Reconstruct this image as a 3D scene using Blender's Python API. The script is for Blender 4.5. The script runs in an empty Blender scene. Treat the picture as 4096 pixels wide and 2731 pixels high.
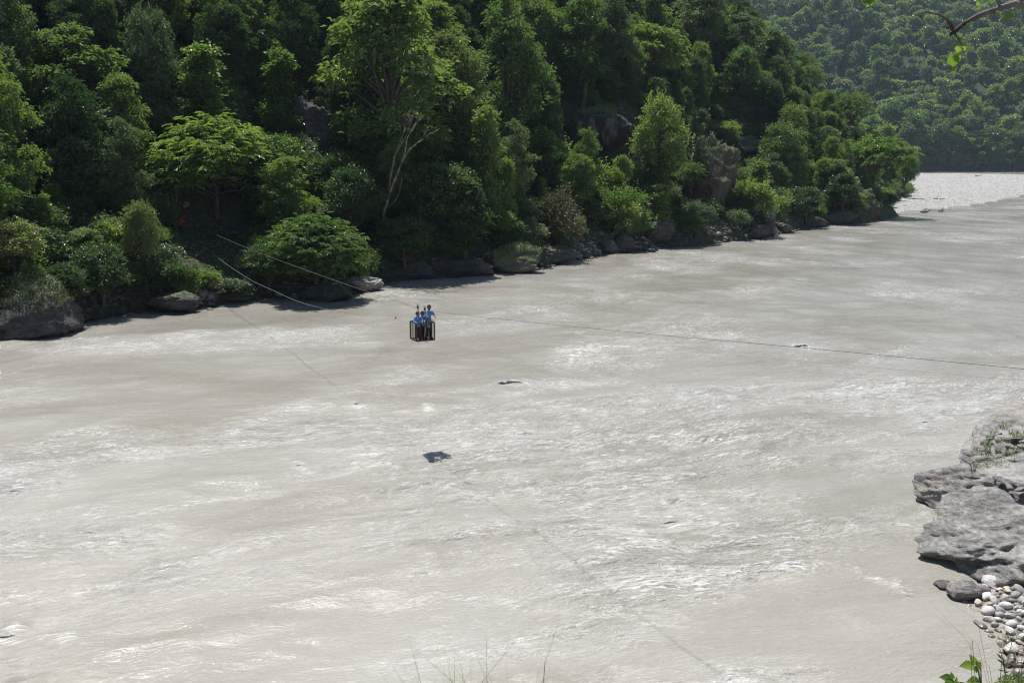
import bpy, bmesh, math, random
import numpy as np
from mathutils import Vector, Matrix

# ============================================================ camera, sky, sun, exposure
scene = bpy.context.scene
CAM_H = 13.0
F = 4096 * 35.0 / 36.0
CX, CY = 2048.0, 1365.5
PITCH = math.atan((CY - 620.0) / F)
cam_data = bpy.data.cameras.new("camera")
cam_data.lens = 35.0
cam_data.sensor_width = 36.0
cam_data.clip_start = 0.1
cam_data.clip_end = 6000.0
camera = bpy.data.objects.new("camera", cam_data)
camera.location = (0, 0, CAM_H)
camera.rotation_euler = (math.pi / 2 - PITCH, 0, 0)
scene.collection.objects.link(camera)
scene.camera = camera

SUN_EL = math.radians(66)
SUN_AZ = math.atan2(-0.30, 0.95)          # from +Y, clockwise
SUN_DIR = Vector((math.cos(SUN_EL) * math.sin(SUN_AZ), math.cos(SUN_EL) * math.cos(SUN_AZ), math.sin(SUN_EL)))
world = bpy.data.worlds.new("World")
scene.world = world
world.use_nodes = True
wn = world.node_tree.nodes
wl = world.node_tree.links
sky = wn.new("ShaderNodeTexSky")
sky.sky_type = 'NISHITA'
sky.sun_disc = False
sky.sun_elevation = SUN_EL
sky.sun_rotation = SUN_AZ
sky.altitude = 600
sky.dust_density = 1.0
wl.new(sky.outputs[0], wn["Background"].inputs[0])
wn["Background"].inputs[1].default_value = 0.075
sun_data = bpy.data.lights.new("sun", 'SUN')
sun_data.energy = 5.0
sun_data.angle = math.radians(0.7)
sun_data.color = (1.0, 0.965, 0.91)
sun = bpy.data.objects.new("sun", sun_data)
sun.rotation_euler = SUN_DIR.to_track_quat('Z', 'Y').to_euler()
sun.location = (0, 0, 100)
scene.collection.objects.link(sun)
scene.view_settings.view_transform = 'Standard'
scene.view_settings.look = 'None'
scene.view_settings.gamma = 1.0
scene.view_settings.use_curve_mapping = False
scene.view_settings.exposure = 0.48
cy = scene.cycles
cy.max_bounces = 5
cy.diffuse_bounces = 2
cy.glossy_bounces = 2
cy.transmission_bounces = 3
cy.transparent_max_bounces = 8
cy.volume_bounces = 0
cy.caustics_reflective = False
cy.caustics_refractive = False
cy.sample_clamp_indirect = 4.0
cy.use_denoising = True
cy.denoising_prefilter = 'NONE'
cy.filter_width = 1.15

COL = scene.collection
rng = np.random.default_rng(7)
random.seed(7)

# ============================================================ helpers
cp, sp = math.cos(PITCH), math.sin(PITCH)


def ray(px, py):
    a, b = (px - CX) / F, -(py - CY) / F
    return np.array([a, cp + b * sp, -sp + b * cp])


def at_z(px, py, z=0.0):
    d = ray(px, py)
    t = (z - CAM_H) / d[2]
    return np.array([d[0] * t, d[1] * t, z])


def at_y(px, py, Y):
    d = ray(px, py)
    t = Y / d[1]
    return np.array([d[0] * t, Y, CAM_H + d[2] * t])


def at_plane(px, py, P, u):
    """ray against the vertical plane through plan point P with plan direction u"""
    d = ray(px, py)
    n = np.array([-u[1], u[0]])
    t = (n[0] * P[0] + n[1] * P[1]) / (n[0] * d[0] + n[1] * d[1])
    return np.array([d[0] * t, d[1] * t, CAM_H + d[2] * t])


def proj(P):
    x, y, z = P[0], P[1], P[2] - CAM_H
    dep = y * cp - z * sp
    up = y * sp + z * cp
    return CX + F * x / dep, CY - F * up / dep, dep


def hash_f(ix, iy, iz, seed):
    h = (ix.astype(np.int64) * 73856093) ^ (iy.astype(np.int64) * 19349663) ^ (iz.astype(np.int64) * 83492791) ^ (seed * 2654435761)
    h = (h ^ (h >> 13)) * 1274126177
    h = h & 0x7FFFFFFF
    h = (h ^ (h >> 16)) & 0xFFFF
    return h.astype(np.float64) / 32767.5 - 1.0


def noise3(x, y, z, seed=0):
    x, y, z = np.broadcast_arrays(np.asarray(x, float), np.asarray(y, float), np.asarray(z, float))
    ix, iy, iz = np.floor(x), np.floor(y), np.floor(z)
    fx, fy, fz = x - ix, y - iy, z - iz
    ux, uy, uz = fx * fx * fx * (fx * (fx * 6 - 15) + 10), fy * fy * fy * (fy * (fy * 6 - 15) + 10), fz * fz * fz * (fz * (fz * 6 - 15) + 10)
    r = 0
    for dx in (0, 1):
        wx = ux if dx else 1 - ux
        for dy in (0, 1):
            wy = uy if dy else 1 - uy
            for dz in (0, 1):
                wz = uz if dz else 1 - uz
                r = r + wx * wy * wz * hash_f(ix + dx, iy + dy, iz + dz, seed)
    return r


def noise2(x, y, seed=0):
    x, y = np.broadcast_arrays(np.asarray(x, float), np.asarray(y, float))
    ix, iy = np.floor(x), np.floor(y)
    fx, fy = x - ix, y - iy
    zz = np.zeros_like(ix)
    ux, uy = fx * fx * fx * (fx * (fx * 6 - 15) + 10), fy * fy * fy * (fy * (fy * 6 - 15) + 10)
    r = 0
    for dx in (0, 1):
        wx = ux if dx else 1 - ux
        for dy in (0, 1):
            wy = uy if dy else 1 - uy
            a = (hash_f(ix + dx, iy + dy, zz, seed) + 1) * math.pi * 4
            g = np.cos(a) * (fx - dx) + np.sin(a) * (fy - dy)
            r = r + wx * wy * g
    return r * 1.5


def fbm2(x, y, seed=0, o=4, gain=0.5, lac=2.03):
    r, a, s = 0, 1.0, 0
    for i in range(o):
        r = r + a * noise2(x * lac ** i + 17 * i, y * lac ** i - 9 * i, seed + i)
        s += a
        a *= gain
    return r / s


def fbm3(x, y, z, seed=0, o=4, gain=0.5):
    r, a, s = 0, 1.0, 0
    for i in range(o):
        r = r + a * noise3(x * 2 ** i + 7 * i, y * 2 ** i, z * 2 ** i - 3 * i, seed + i)
        s += a
        a *= gain
    return r / s


def mk_mesh(name, V, Fs, smooth=False, attrs=None):
    """V (n,3); Fs one or several integer arrays (m,k)"""
    if isinstance(Fs, np.ndarray):
        Fs = [Fs]
    Fs = [f for f in Fs if len(f)]
    me = bpy.data.meshes.new(name)
    V = np.asarray(V, np.float32)
    me.vertices.add(len(V))
    me.vertices.foreach_set("co", V.ravel())
    nl = sum(f.size for f in Fs)
    npoly = sum(len(f) for f in Fs)
    me.loops.add(nl)
    me.loops.foreach_set("vertex_index", np.concatenate([f.ravel() for f in Fs]).astype(np.int32))
    me.polygons.add(npoly)
    tot = np.concatenate([np.full(len(f), f.shape[1]) for f in Fs])
    st = np.concatenate([[0], np.cumsum(tot)[:-1]])
    me.polygons.foreach_set("loop_start", st.astype(np.int32))
    me.polygons.foreach_set("loop_total", tot.astype(np.int32))
    me.update(calc_edges=True)
    me.polygons.foreach_set("use_smooth", np.full(npoly, bool(smooth)))
    for k, v in (attrs or {}).items():
        a = me.attributes.new(k, 'FLOAT', 'POINT')
        a.data.foreach_set("value", np.asarray(v, np.float32))
    me.validate()
    return me


def tag(o, label=None, cat=None, group=None, kind=None):
    if label:
        o["label"] = label
    if cat:
        o["category"] = cat
    if group:
        o["group"] = group
    if kind:
        o["kind"] = kind
    return o


def add(name, me, mat=None, parent=None, loc=None, rot=None, scale=None, link_obj=False):
    o = bpy.data.objects.new(name, me)
    COL.objects.link(o)
    if mat is not None:
        if link_obj:
            if len(me.materials) == 0:
                me.materials.append(mat)
            o.material_slots[0].link = 'OBJECT'
            o.material_slots[0].material = mat
        elif len(me.materials) == 0:
            me.materials.append(mat)
    if parent is not None:
        o.parent = parent
    if loc is not None:
        o.location = loc
    if rot is not None:
        o.rotation_euler = rot
    if scale is not None:
        o.scale = scale
    return o


def empty(name, loc, rz=0.0, scale=(1, 1, 1)):
    o = bpy.data.objects.new(name, None)
    o.empty_display_size = 0.3
    COL.objects.link(o)
    o.location = loc
    o.rotation_euler = (0, 0, rz)
    o.scale = scale
    return o


class MB:
    """collects pieces into one mesh"""

    def __init__(s):
        s.V, s.F3, s.F4, s.n = [], [], [], 0

    def put(s, V, F3=None, F4=None):
        V = np.asarray(V, float)
        s.V.append(V)
        if F3 is not None and len(F3):
            s.F3.append(np.asarray(F3, int) + s.n)
        if F4 is not None and len(F4):
            s.F4.append(np.asarray(F4, int) + s.n)
        s.n += len(V)

    def box(s, c, size, R=None):
        h = np.array(size) / 2
        V = np.array([[x, y, z] for x in (-1, 1) for y in (-1, 1) for z in (-1, 1)], float) * h
        if R is not None:
            V = V @ np.array(R).T
        s.put(V + np.array(c), None, [[0, 1, 3, 2], [4, 6, 7, 5], [0, 4, 5, 1], [2, 3, 7, 6], [0, 2, 6, 4], [1, 5, 7, 3]])

    def tube(s, P, r, n=6, caps=True):
        P = np.asarray(P, float)
        m = len(P)
        r = np.broadcast_to(np.asarray(r, float), (m,))
        T = np.gradient(P, axis=0)
        T /= np.linalg.norm(T, axis=1)[:, None] + 1e-9
        ref = np.array([0, 0, 1.0]) if abs(T[0][2]) < 0.9 else np.array([1.0, 0, 0])
        V = []
        a = np.arange(n) * 2 * math.pi / n
        for i in range(m):
            u = np.cross(ref, T[i])
            nu = np.linalg.norm(u)
            u = u / nu if nu > 1e-6 else np.array([1.0, 0, 0])
            v = np.cross(T[i], u)
            ref = v if False else ref
            V.append(P[i] + r[i] * (np.cos(a)[:, None] * u + np.sin(a)[:, None] * v))
        V = np.concatenate(V)
        i = np.arange(m - 1)[:, None] * n
        j = np.arange(n)[None]
        k = (j + 1) % n
        Q = np.stack([i + j, i + k, i + n + k, i + n + j], -1).reshape(-1, 4)
        F3 = []
        if caps:
            V = np.vstack([V, P[0], P[-1]])
            b, t = len(V) - 2, len(V) - 1
            for q in range(n):
                F3.append([b, (q + 1) % n, q])
                F3.append([t, (m - 1) * n + q, (m - 1) * n + (q + 1) % n])
        s.put(V, F3, Q)

    def ball(s, c, r, sub=2, R=None):
        V, Fc = ico(sub)
        V = V * np.array(r)
        if R is not None:
            V = V @ np.array(R).T
        s.put(V + np.array(c), Fc)

    def mesh(s, name, smooth=False):
        Fs = []
        if s.F3:
            Fs.append(np.concatenate(s.F3))
        if s.F4:
            Fs.append(np.concatenate(s.F4))
        return mk_mesh(name, np.concatenate(s.V), Fs, smooth)


_ico = {}


def ico(sub):
    if sub not in _ico:
        bm = bmesh.new()
        bmesh.ops.create_icosphere(bm, subdivisions=sub, radius=1.0)
        V = np.array([v.co[:] for v in bm.verts])
        Fc = np.array([[v.index for v in f.verts] for f in bm.faces])
        bm.free()
        _ico[sub] = (V, Fc)
    V, Fc = _ico[sub]
    return V.copy(), Fc.copy()


def rotm(ax, ay, az):
    return np.array(Matrix.Rotation(az, 3, 'Z') @ Matrix.Rotation(ay, 3, 'Y') @ Matrix.Rotation(ax, 3, 'X'))


# ============================================================ materials
class NT:
    def __init__(s, name):
        s.m = bpy.data.materials.new(name)
        s.m.use_nodes = True
        s.t = s.m.node_tree
        s.N, s.L = s.t.nodes, s.t.links
        s.b = s.N["Principled BSDF"]
        s.out = s.N["Material Output"]

    def new(s, t, **kw):
        n = s.N.new(t)
        for k, v in kw.items():
            setattr(n, k, v)
        return n

    def coord(s, kind='Object'):
        if kind == 'Position':
            g = s.new("ShaderNodeNewGeometry")
            return g.outputs['Position']
        return s.new("ShaderNodeTexCoord").outputs[kind]

    def noise(s, vec, scale, detail=4, rough=0.55, dist=0.0, stretch=None):
        if stretch is not None:
            mp = s.new("ShaderNodeMapping")
            mp.inputs['Scale'].default_value = stretch
            s.L.new(vec, mp.inputs['Vector'])
            vec = mp.outputs[0]
        n = s.new("ShaderNodeTexNoise")
        n.inputs['Scale'].default_value = scale
        n.inputs['Detail'].default_value = detail
        n.inputs['Roughness'].default_value = rough
        n.inputs['Distortion'].default_value = dist
        s.L.new(vec, n.inputs['Vector'])
        return n.outputs['Fac']

    def ramp(s, fac, stops):
        r = s.new("ShaderNodeValToRGB")
        e = r.color_ramp.elements
        while len(e) < len(stops):
            e.new(0.5)
        for i, (p, c) in enumerate(stops):
            e[i].position = p
            e[i].color = (*c, 1) if len(c) == 3 else c
        s.L.new(fac, r.inputs[0])
        return r.outputs[0]

    def math(s, op, a, b=None, clamp=False):
        n = s.new("ShaderNodeMath", operation=op)
        n.use_clamp = clamp
        for i, v in enumerate((a, b)):
            if v is None:
                continue
            if isinstance(v, (int, float)):
                n.inputs[i].default_value = v
            else:
                s.L.new(v, n.inputs[i])
        return n.outputs[0]

    def mix(s, fac, a, b, blend='MIX'):
        n = s.new("ShaderNodeMix", data_type='RGBA', blend_type=blend)
        for i, v in ((0, fac), (6, a), (7, b)):
            if isinstance(v, (int, float)):
                n.inputs[i].default_value = v
            elif isinstance(v, tuple):
                n.inputs[i].default_value = (*v, 1)
            else:
                s.L.new(v, n.inputs[i])
        return n.outputs[2]

    def bump(s, h, strength=0.5, dist=0.1, normal=None):
        n = s.new("ShaderNodeBump")
        n.inputs['Strength'].default_value = strength
        n.inputs['Distance'].default_value = dist
        s.L.new(h, n.inputs['Height'])
        if normal is not None:
            s.L.new(normal, n.inputs['Normal'])
        return n.outputs[0]

    def set(s, **kw):
        for k, v in kw.items():
            i = s.b.inputs[k.replace('_', ' ')]
            if isinstance(v, (int, float)):
                i.default_value = v
            elif isinstance(v, tuple):
                i.default_value = (*v, 1)
            else:
                s.L.new(v, i)
        return s


def leaf_mat(name, c1, c2, trans, rough=0.40, spec=0.5, tfac=0.32, haze_tint=None):
    """leaf colours between c1 and c2 by leaf, a shift per tree, light through the blade"""
    t = NT(name)
    at = t.new("ShaderNodeAttribute", attribute_name="tint")
    oi = t.new("ShaderNodeObjectInfo")
    col = t.mix(at.outputs['Fac'], c1, c2)
    hs = t.new("ShaderNodeHueSaturation")
    hs.inputs['Hue'].default_value = 0.5
    v = t.math('MULTIPLY_ADD', oi.outputs['Random'], 0.5)
    t.N[-1].inputs[2].default_value = 0.75
    t.L.new(v, hs.inputs['Value'])
    h = t.math('MULTIPLY_ADD', oi.outputs['Random'], -0.035)
    t.N[-1].inputs[2].default_value = 0.515
    t.L.new(h, hs.inputs['Hue'])
    t.L.new(col, hs.inputs['Color'])
    t.set(Base_Color=hs.outputs[0], Roughness=rough)
    t.b.inputs['Specular IOR Level'].default_value = spec
    tr = t.new("ShaderNodeBsdfTranslucent")
    hs2 = t.new("ShaderNodeHueSaturation")
    hs2.inputs['Color'].default_value = (*trans, 1)
    t.L.new(v, hs2.inputs['Value'])
    t.L.new(h, hs2.inputs['Hue'])
    t.L.new(hs2.outputs[0], tr.inputs[0])
    mx = t.new("ShaderNodeMixShader")
    mx.inputs[0].default_value = tfac
    t.L.new(t.b.outputs[0], mx.inputs[1])
    t.L.new(tr.outputs[0], mx.inputs[2])
    t.L.new(mx.outputs[0], t.out.inputs[0])
    return t.m


LEAF = {
    'bright': leaf_mat("leaf_bright", (0.072, 0.132, 0.028), (0.130, 0.205, 0.050), (0.22, 0.38, 0.05), tfac=0.34),
    'mid': leaf_mat("leaf_mid", (0.060, 0.108, 0.032), (0.148, 0.212, 0.070), (0.22, 0.36, 0.055), tfac=0.34),
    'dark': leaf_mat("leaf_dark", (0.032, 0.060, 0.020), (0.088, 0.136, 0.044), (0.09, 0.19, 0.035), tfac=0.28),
    'grey': leaf_mat("leaf_greygreen", (0.066, 0.098, 0.044), (0.150, 0.192, 0.092), (0.15, 0.25, 0.07), tfac=0.30),
    'yellow': leaf_mat("leaf_yellowgreen", (0.085, 0.125, 0.038), (0.165, 0.205, 0.072), (0.22, 0.31, 0.07)),
    'brown': leaf_mat("leaf_brownish", (0.075, 0.068, 0.038), (0.130, 0.130, 0.064), (0.17, 0.17, 0.06), tfac=0.2),
    'blue': leaf_mat("leaf_silver", (0.080, 0.120, 0.080), (0.165, 0.215, 0.150), (0.14, 0.26, 0.10), rough=0.35, tfac=0.2),
    'near': leaf_mat("leaf_near_plant", (0.080, 0.160, 0.030), (0.130, 0.230, 0.048), (0.26, 0.44, 0.04), tfac=0.40, rough=0.38),
}


def bark_mat(name, c1, c2, c3):
    t = NT(name)
    P = t.coord('Object')
    n1 = t.noise(P, 2.2, 5, 0.6, stretch=(1, 1, 0.35))
    n2 = t.noise(P, 14, 4, 0.6, stretch=(1, 1, 0.2))
    c = t.ramp(n1, [(0.35, c1), (0.52, c2), (0.68, c3)])
    t.set(Base_Color=c, Roughness=0.9, Normal=t.bump(n2, 0.6, 0.03))
    return t.m


BARK = bark_mat("bark_brown", (0.05, 0.04, 0.03), (0.085, 0.07, 0.055), (0.13, 0.115, 0.095))
BARK_PALE = bark_mat("bark_pale", (0.06, 0.05, 0.04), (0.15, 0.13, 0.10), (0.34, 0.31, 0.26))
BARK_TWIG = bark_mat("bark_branch", (0.018, 0.014, 0.012), (0.05, 0.042, 0.036), (0.24, 0.22, 0.21))


def rock_mat(name, dark, mid, light, bd=0.12, moss=None, moss_lo=0.55, wet=True, warm=None, streak=False, strat=(1, 1, 3.0), scale=1.0):
    t = NT(name)
    P = t.coord('Position')
    n1 = t.noise(P, 0.55 * scale, 6, 0.62, 0.3, stretch=strat)
    n2 = t.noise(P, 3.2 * scale, 6, 0.65, 0.4, stretch=strat)
    n3 = t.noise(P, 11 * scale, 5, 0.7)
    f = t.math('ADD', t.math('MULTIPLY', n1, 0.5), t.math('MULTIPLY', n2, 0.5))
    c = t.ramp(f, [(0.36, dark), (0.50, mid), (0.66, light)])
    if warm:
        c = t.mix(t.ramp(t.noise(P, 1.1 * scale, 4, 0.6, 0.8, stretch=(1, 1, 0.4)), [(0.5, (0, 0, 0)), (0.62, (0.8, 0.8, 0.8))]), c, warm)
    if streak:
        c = t.mix(t.ramp(t.noise(P, 0.42, 5, 0.62, 0.6, stretch=(1.2, 1.2, 0.16)), [(0.36, (0, 0, 0)), (0.46, (1, 1, 1))]), c, (0.024, 0.022, 0.022))
    if moss:
        g = t.new("ShaderNodeNewGeometry")
        sx = t.new("ShaderNodeSeparateXYZ")
        t.L.new(g.outputs['Normal'], sx.inputs[0])
        m = t.math('ADD', sx.outputs['Z'], t.math('MULTIPLY', t.math('SUBTRACT', n2, 0.5), 2.4))
        c = t.mix(t.ramp(m, [(moss_lo, (0, 0, 0)), (moss_lo + 0.2, (1, 1, 1))]), c, t.mix(n3, tuple(moss), tuple(v * 1.9 for v in moss)))
    rough = 0.85
    if wet:
        sz = t.new("ShaderNodeSeparateXYZ")
        t.L.new(P, sz.inputs[0])
        w = t.math('ADD', sz.outputs['Z'], t.math('MULTIPLY', n1, -0.3))
        wm = t.ramp(w, [(0.0, (1, 1, 1)), (0.12, (0, 0, 0))])
        c = t.mix(wm, c, t.mix(1.0, c, (0.42, 0.40, 0.38), 'MULTIPLY'))
        rough = t.math('MULTIPLY_ADD', wm, -0.5)
        t.N[-1].inputs[2].default_value = 0.85
    hb = t.math('ADD', n2, t.math('MULTIPLY', n3, 0.35))
    t.set(Base_Color=c, Roughness=rough, Normal=t.bump(hb, 1.0, bd / scale))
    return t.m


ROCK_GREY = rock_mat("rock_grey", (0.075, 0.072, 0.074), (0.16, 0.155, 0.155), (0.29, 0.28, 0.275))
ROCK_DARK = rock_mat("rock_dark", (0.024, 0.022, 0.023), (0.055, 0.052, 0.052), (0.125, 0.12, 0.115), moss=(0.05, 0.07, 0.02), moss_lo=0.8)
ROCK_MOSSY = rock_mat("rock_mossy", (0.05, 0.045, 0.04), (0.10, 0.09, 0.08), (0.19, 0.175, 0.16), moss=(0.055, 0.08, 0.022), moss_lo=0.45)
ROCK_STREAK = rock_mat("rock_streaked", (0.085, 0.066, 0.047), (0.155, 0.125, 0.09), (0.26, 0.215, 0.165), moss=(0.05, 0.08, 0.02), moss_lo=0.75, streak=True, strat=(1, 1, 0.4))
ROCK_CLIFF = rock_mat("rock_cliff", (0.025, 0.020, 0.018), (0.062, 0.050, 0.040), (0.13, 0.105, 0.085), moss=(0.045, 0.065, 0.02), moss_lo=0.5, warm=(0.085, 0.055, 0.036), strat=(1, 1, 0.6))
ROCK_OUT = rock_mat("rock_outcrop", (0.11, 0.105, 0.105), (0.235, 0.225, 0.225), (0.42, 0.40, 0.385), bd=0.20, warm=(0.36, 0.32, 0.27), strat=(0.7, 0.7, 3.5), scale=1.4)

ROCK_OUT2 = rock_mat("rock_outcrop_dark", (0.085, 0.081, 0.077), (0.205, 0.198, 0.190), (0.40, 0.388, 0.37), bd=0.16, moss=(0.06, 0.07, 0.03), moss_lo=1.35, strat=(0.8, 0.8, 2.2), scale=2.0)

# ============================================================ land shapes
# waterline of the far-side wooded bank, read off the photograph and laid on z = 0
SHORE_PX = [(-900, 1560), (-300, 1420), (0, 1352), (180, 1338), (300, 1296), (430, 1266), (560, 1246), (850, 1228), (1030, 1200),
            (1240, 1194), (1292, 1204), (1500, 1158), (1510, 1138), (1671, 1122), (1828, 1107), (1939, 1091), (2048, 1085),
            (2168, 1078), (2293, 1040), (2405, 1022), (2521, 1010), (2624, 993), (2718, 988), (2963, 966), (3072, 950),
            (3161, 927), (3260, 904), (3451, 893), (3523, 884)]
SHORE = np.array([at_z(*p)[:2] for p in SHORE_PX])
POLY_HILL = np.vstack([SHORE, [[83, 215], [92, 245], [112, 285], [127, 322], [118, 352], [70, 420], [-60, 500], [-400, 560], [-420, 0]]])
# cobble shore on the camera's side
NEAR_PX = [(4700, 1380), (4350, 1520), (4096, 1640), (3850, 1815), (3720, 1960), (3722, 2120), (3790, 2235), (3900, 2335), (3790, 2352), (3850, 2405), (3925, 2500),
           (3975, 2560), (4030, 2620), (4090, 2690)]
NEAR = np.array([at_z(*p)[:2] for p in NEAR_PX])
POLY_NEAR = np.vstack([NEAR, [[11.5, 19.5], [6, 17], [0, 16.3], [-10, 15], [-25, 10], [-60, -10], [-60, -60], [200, -60], [200, 130], [70, 100]]])
BAR_PX = [(3440, 862), (3523, 852), (3640, 843), (3772, 831), (3900, 818), (4000, 800), (4096, 778), (4300, 745), (4500, 722), (4330, 712), (4080, 703), (3860, 699), (3640, 698), (3300, 698)]
POLY_BAR = np.array([at_z(*p)[:2] for p in BAR_PX])


def poly_sd(X, Y, P):
    """distance to the outline, positive inside"""
    X = np.asarray(X, float)
    Y = np.asarray(Y, float)
    best = np.full(X.shape, 1e18)
    inside = np.zeros(X.shape, bool)
    n = len(P)
    for i in range(n):
        x0, y0 = P[i]
        x1, y1 = P[(i + 1) % n]
        dx, dy = x1 - x0, y1 - y0
        t = np.clip(((X - x0) * dx + (Y - y0) * dy) / (dx * dx + dy * dy + 1e-12), 0, 1)
        best = np.minimum(best, (X - x0 - t * dx) ** 2 + (Y - y0 - t * dy) ** 2)
        c = ((y0 > Y) != (y1 > Y)) & (X < dx * (Y - y0) / (dy if dy else 1e-12) + x0)
        inside ^= c
    d = np.sqrt(best)
    return np.where(inside, d, -d)


def h_hill(X, Y):
    d = poly_sd(X, Y, POLY_HILL)
    n = fbm2(X / 22, Y / 22, 3, 4)
    n2 = fbm2(X / 5, Y / 5, 9, 3)
    dd = np.maximum(d, 0)
    h = np.where(d > 0, 1.6 * np.tanh(dd / 1.6) + 0.50 * np.minimum(dd, 11) + 0.95 * np.maximum(dd - 11, 0), d * 0.8)
    h = h + np.clip(dd / 12, 0, 1) * (n * 6.0) + np.clip(dd / 2, 0, 1) * n2 * 0.9
    return np.clip(h, -2.5, 110)


def h_near(X, Y):
    d = poly_sd(X, Y, POLY_NEAR)
    dd = np.maximum(d, 0)
    h = np.where(d > 0, 0.26 * np.minimum(dd, 5) + 1.12 * np.maximum(dd - 5, 0), d * 0.5)
    h = np.minimum(h, 11.35 + 0.02 * dd)
    far = np.clip((Y - 20) / 15, 0, 1)
    h = np.where(d > 0, h * (1 - far) + far * (0.26 * np.minimum(dd, 5) + 0.55 * np.maximum(dd - 5, 0)), h)
    h = h + np.clip(dd / 2, 0, 1) * 0.16 * fbm2(X / 1.3, Y / 1.3, 21, 3)
    return np.clip(h, -1.5, 40)


def h_bar(X, Y):
    d = poly_sd(X, Y, POLY_BAR)
    h = np.where(d > 0, 1.15 * np.tanh(d / 9), d * 0.12)
    return np.clip(h + np.clip(d / 8, 0, 1) * 0.35 * fbm2(X / 14, Y / 14, 31, 3), -2, 3)


def h_far(X, Y):
    d = Y - (786 + 14 * fbm2(X / 160, X * 0, 41, 2) + (X - 300) * 0.02)
    h = np.where(d > 0, 5 * np.tanh(d / 5) + 0.585 * d, d)
    h = h + np.clip(d / 60, 0, 1) * (30 * fbm2(X / 120, Y / 150, 45, 3) - np.clip((d - 40) / 40, 0, 1) * 16 * np.clip(1 - np.abs(fbm2(X / 75 + Y / 300, Y / 400, 48, 2)) * 5, 0, 1))
    return np.clip(h, -2.5, 236)


def grid_mesh(name, xs, ys, hf, attrs=None):
    X, Y = np.meshgrid(xs, ys)
    Z = hf(X, Y)
    V = np.stack([X, Y, Z], -1).reshape(-1, 3)
    ny, nx = X.shape
    i = np.arange(ny - 1)[:, None] * nx
    j = np.arange(nx - 1)[None]
    Q = np.stack([i + j, i + j + 1, i + nx + j + 1, i + nx + j], -1).reshape(-1, 4)
    z = Z.ravel()
    keep = (z[Q] > -1.6).any(1)
    Q = Q[keep]
    used = np.zeros(len(V), bool)
    used[Q.ravel()] = True
    idx = np.cumsum(used) - 1
    return mk_mesh(name, V[used], idx[Q], smooth=True)


# ground materials
t = NT("forest_floor")
P = t.coord('Position')
n1 = t.noise(P, 0.35, 5, 0.6, 0.3)
n2 = t.noise(P, 2.8, 6, 0.65)
n3 = t.noise(P, 9, 4, 0.7)
c = t.ramp(n2, [(0.36, (0.035, 0.028, 0.020)), (0.5, (0.075, 0.060, 0.044)), (0.66, (0.17, 0.145, 0.115))])
c = t.mix(t.ramp(n1, [(0.42, (0, 0, 0)), (0.56, (0.9, 0.9, 0.9))]), c, t.mix(n3, (0.022, 0.040, 0.012), (0.065, 0.10, 0.03)))
t.set(Base_Color=c, Roughness=0.95, Normal=t.bump(t.math('ADD', n2, n3), 1.0, 0.25))
M_FLOOR = t.m

t = NT("gravel_shore")
P = t.coord('Position')
v = t.new("ShaderNodeTexVoronoi")
v.inputs['Scale'].default_value = 7.0
t.L.new(P, v.inputs['Vector'])
vc = t.new("ShaderNodeSeparateColor")
t.L.new(v.outputs['Color'], vc.inputs[0])
n1 = t.noise(P, 0.9, 5, 0.6)
c = t.ramp(vc.outputs[0], [(0.0, (0.10, 0.085, 0.07)), (0.5, (0.19, 0.17, 0.15)), (1.0, (0.36, 0.34, 0.32))])
c = t.mix(t.ramp(n1, [(0.45, (0, 0, 0)), (0.6, (0.8, 0.8, 0.8))]), c, (0.15, 0.125, 0.09))
t.set(Base_Color=c, Roughness=0.9, Normal=t.bump(v.outputs['Distance'], 1.0, -0.08))
M_SHORE = t.m

t = NT("bar_gravel")
P = t.coord('Position')
n1 = t.noise(P, 0.035, 5, 0.6, 0.6, stretch=(1, 0.5, 1))
n2 = t.noise(P, 1.4, 5, 0.7)
c = t.ramp(n2, [(0.34, (0.22, 0.215, 0.205)), (0.5, (0.29, 0.285, 0.27)), (0.68, (0.36, 0.355, 0.34))])
c = t.mix(t.ramp(n1, [(0.46, (0, 0, 0)), (0.62, (0.75, 0.75, 0.75))]), c, (0.27, 0.26, 0.245))
t.set(Base_Color=c, Roughness=0.9, Normal=t.bump(n2, 0.8, 0.2))
M_BAR = t.m

t = NT("far_forest_floor")
P = t.coord('Position')
c = t.ramp(t.noise(P, 0.25, 5, 0.6), [(0.4, (0.02, 0.035, 0.014)), (0.62, (0.05, 0.075, 0.028))])
t.set(Base_Color=c, Roughness=0.95)
M_FARF = t.m

hill = add("hillside", grid_mesh("hillside", np.arange(-150, 140, 1.25), np.arange(55, 470, 1.25), h_hill), M_FLOOR)
tag(hill, "steep wooded river bank rising from the far waterline", "hillside", kind="structure")
nearb = add("river_bank", grid_mesh("river_bank", np.concatenate([np.arange(-55, 8, 1.0), np.arange(8, 34, 0.22), np.arange(34, 90, 1.0)]),
                                    np.concatenate([np.arange(-40, 14, 0.8), np.arange(14, 56, 0.25), np.arange(56, 110, 1.5)]), h_near), M_SHORE)
tag(nearb, "stony near bank sloping down to the brown water", "river bank", kind="structure")
bar = add("gravel_bar", grid_mesh("gravel_bar", np.arange(60, 620, 3.0), np.arange(195, 700, 3.0), h_bar), M_BAR)
tag(bar, "broad pale gravel bar in the river bend", "gravel bar", kind="structure")
farh = add("hill", grid_mesh("hill", np.arange(-150, 1000, 7.0), np.arange(755, 1260, 6.0), h_far), M_FARF)
tag(farh, "high forested hill beyond the river bend", "hill", kind="structure")
t = NT("river_bed")
t.set(Base_Color=t.ramp(t.noise(t.coord('Position'), 0.3), [(0.3, (0.12, 0.11, 0.09)), (0.7, (0.2, 0.18, 0.15))]), Roughness=0.9)
gm = MB()
gm.put([[-1500, -800, -3], [1900, -800, -3], [1900, 2600, -3], [-1500, 2600, -3]], None, [[0, 1, 2, 3]])
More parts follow.
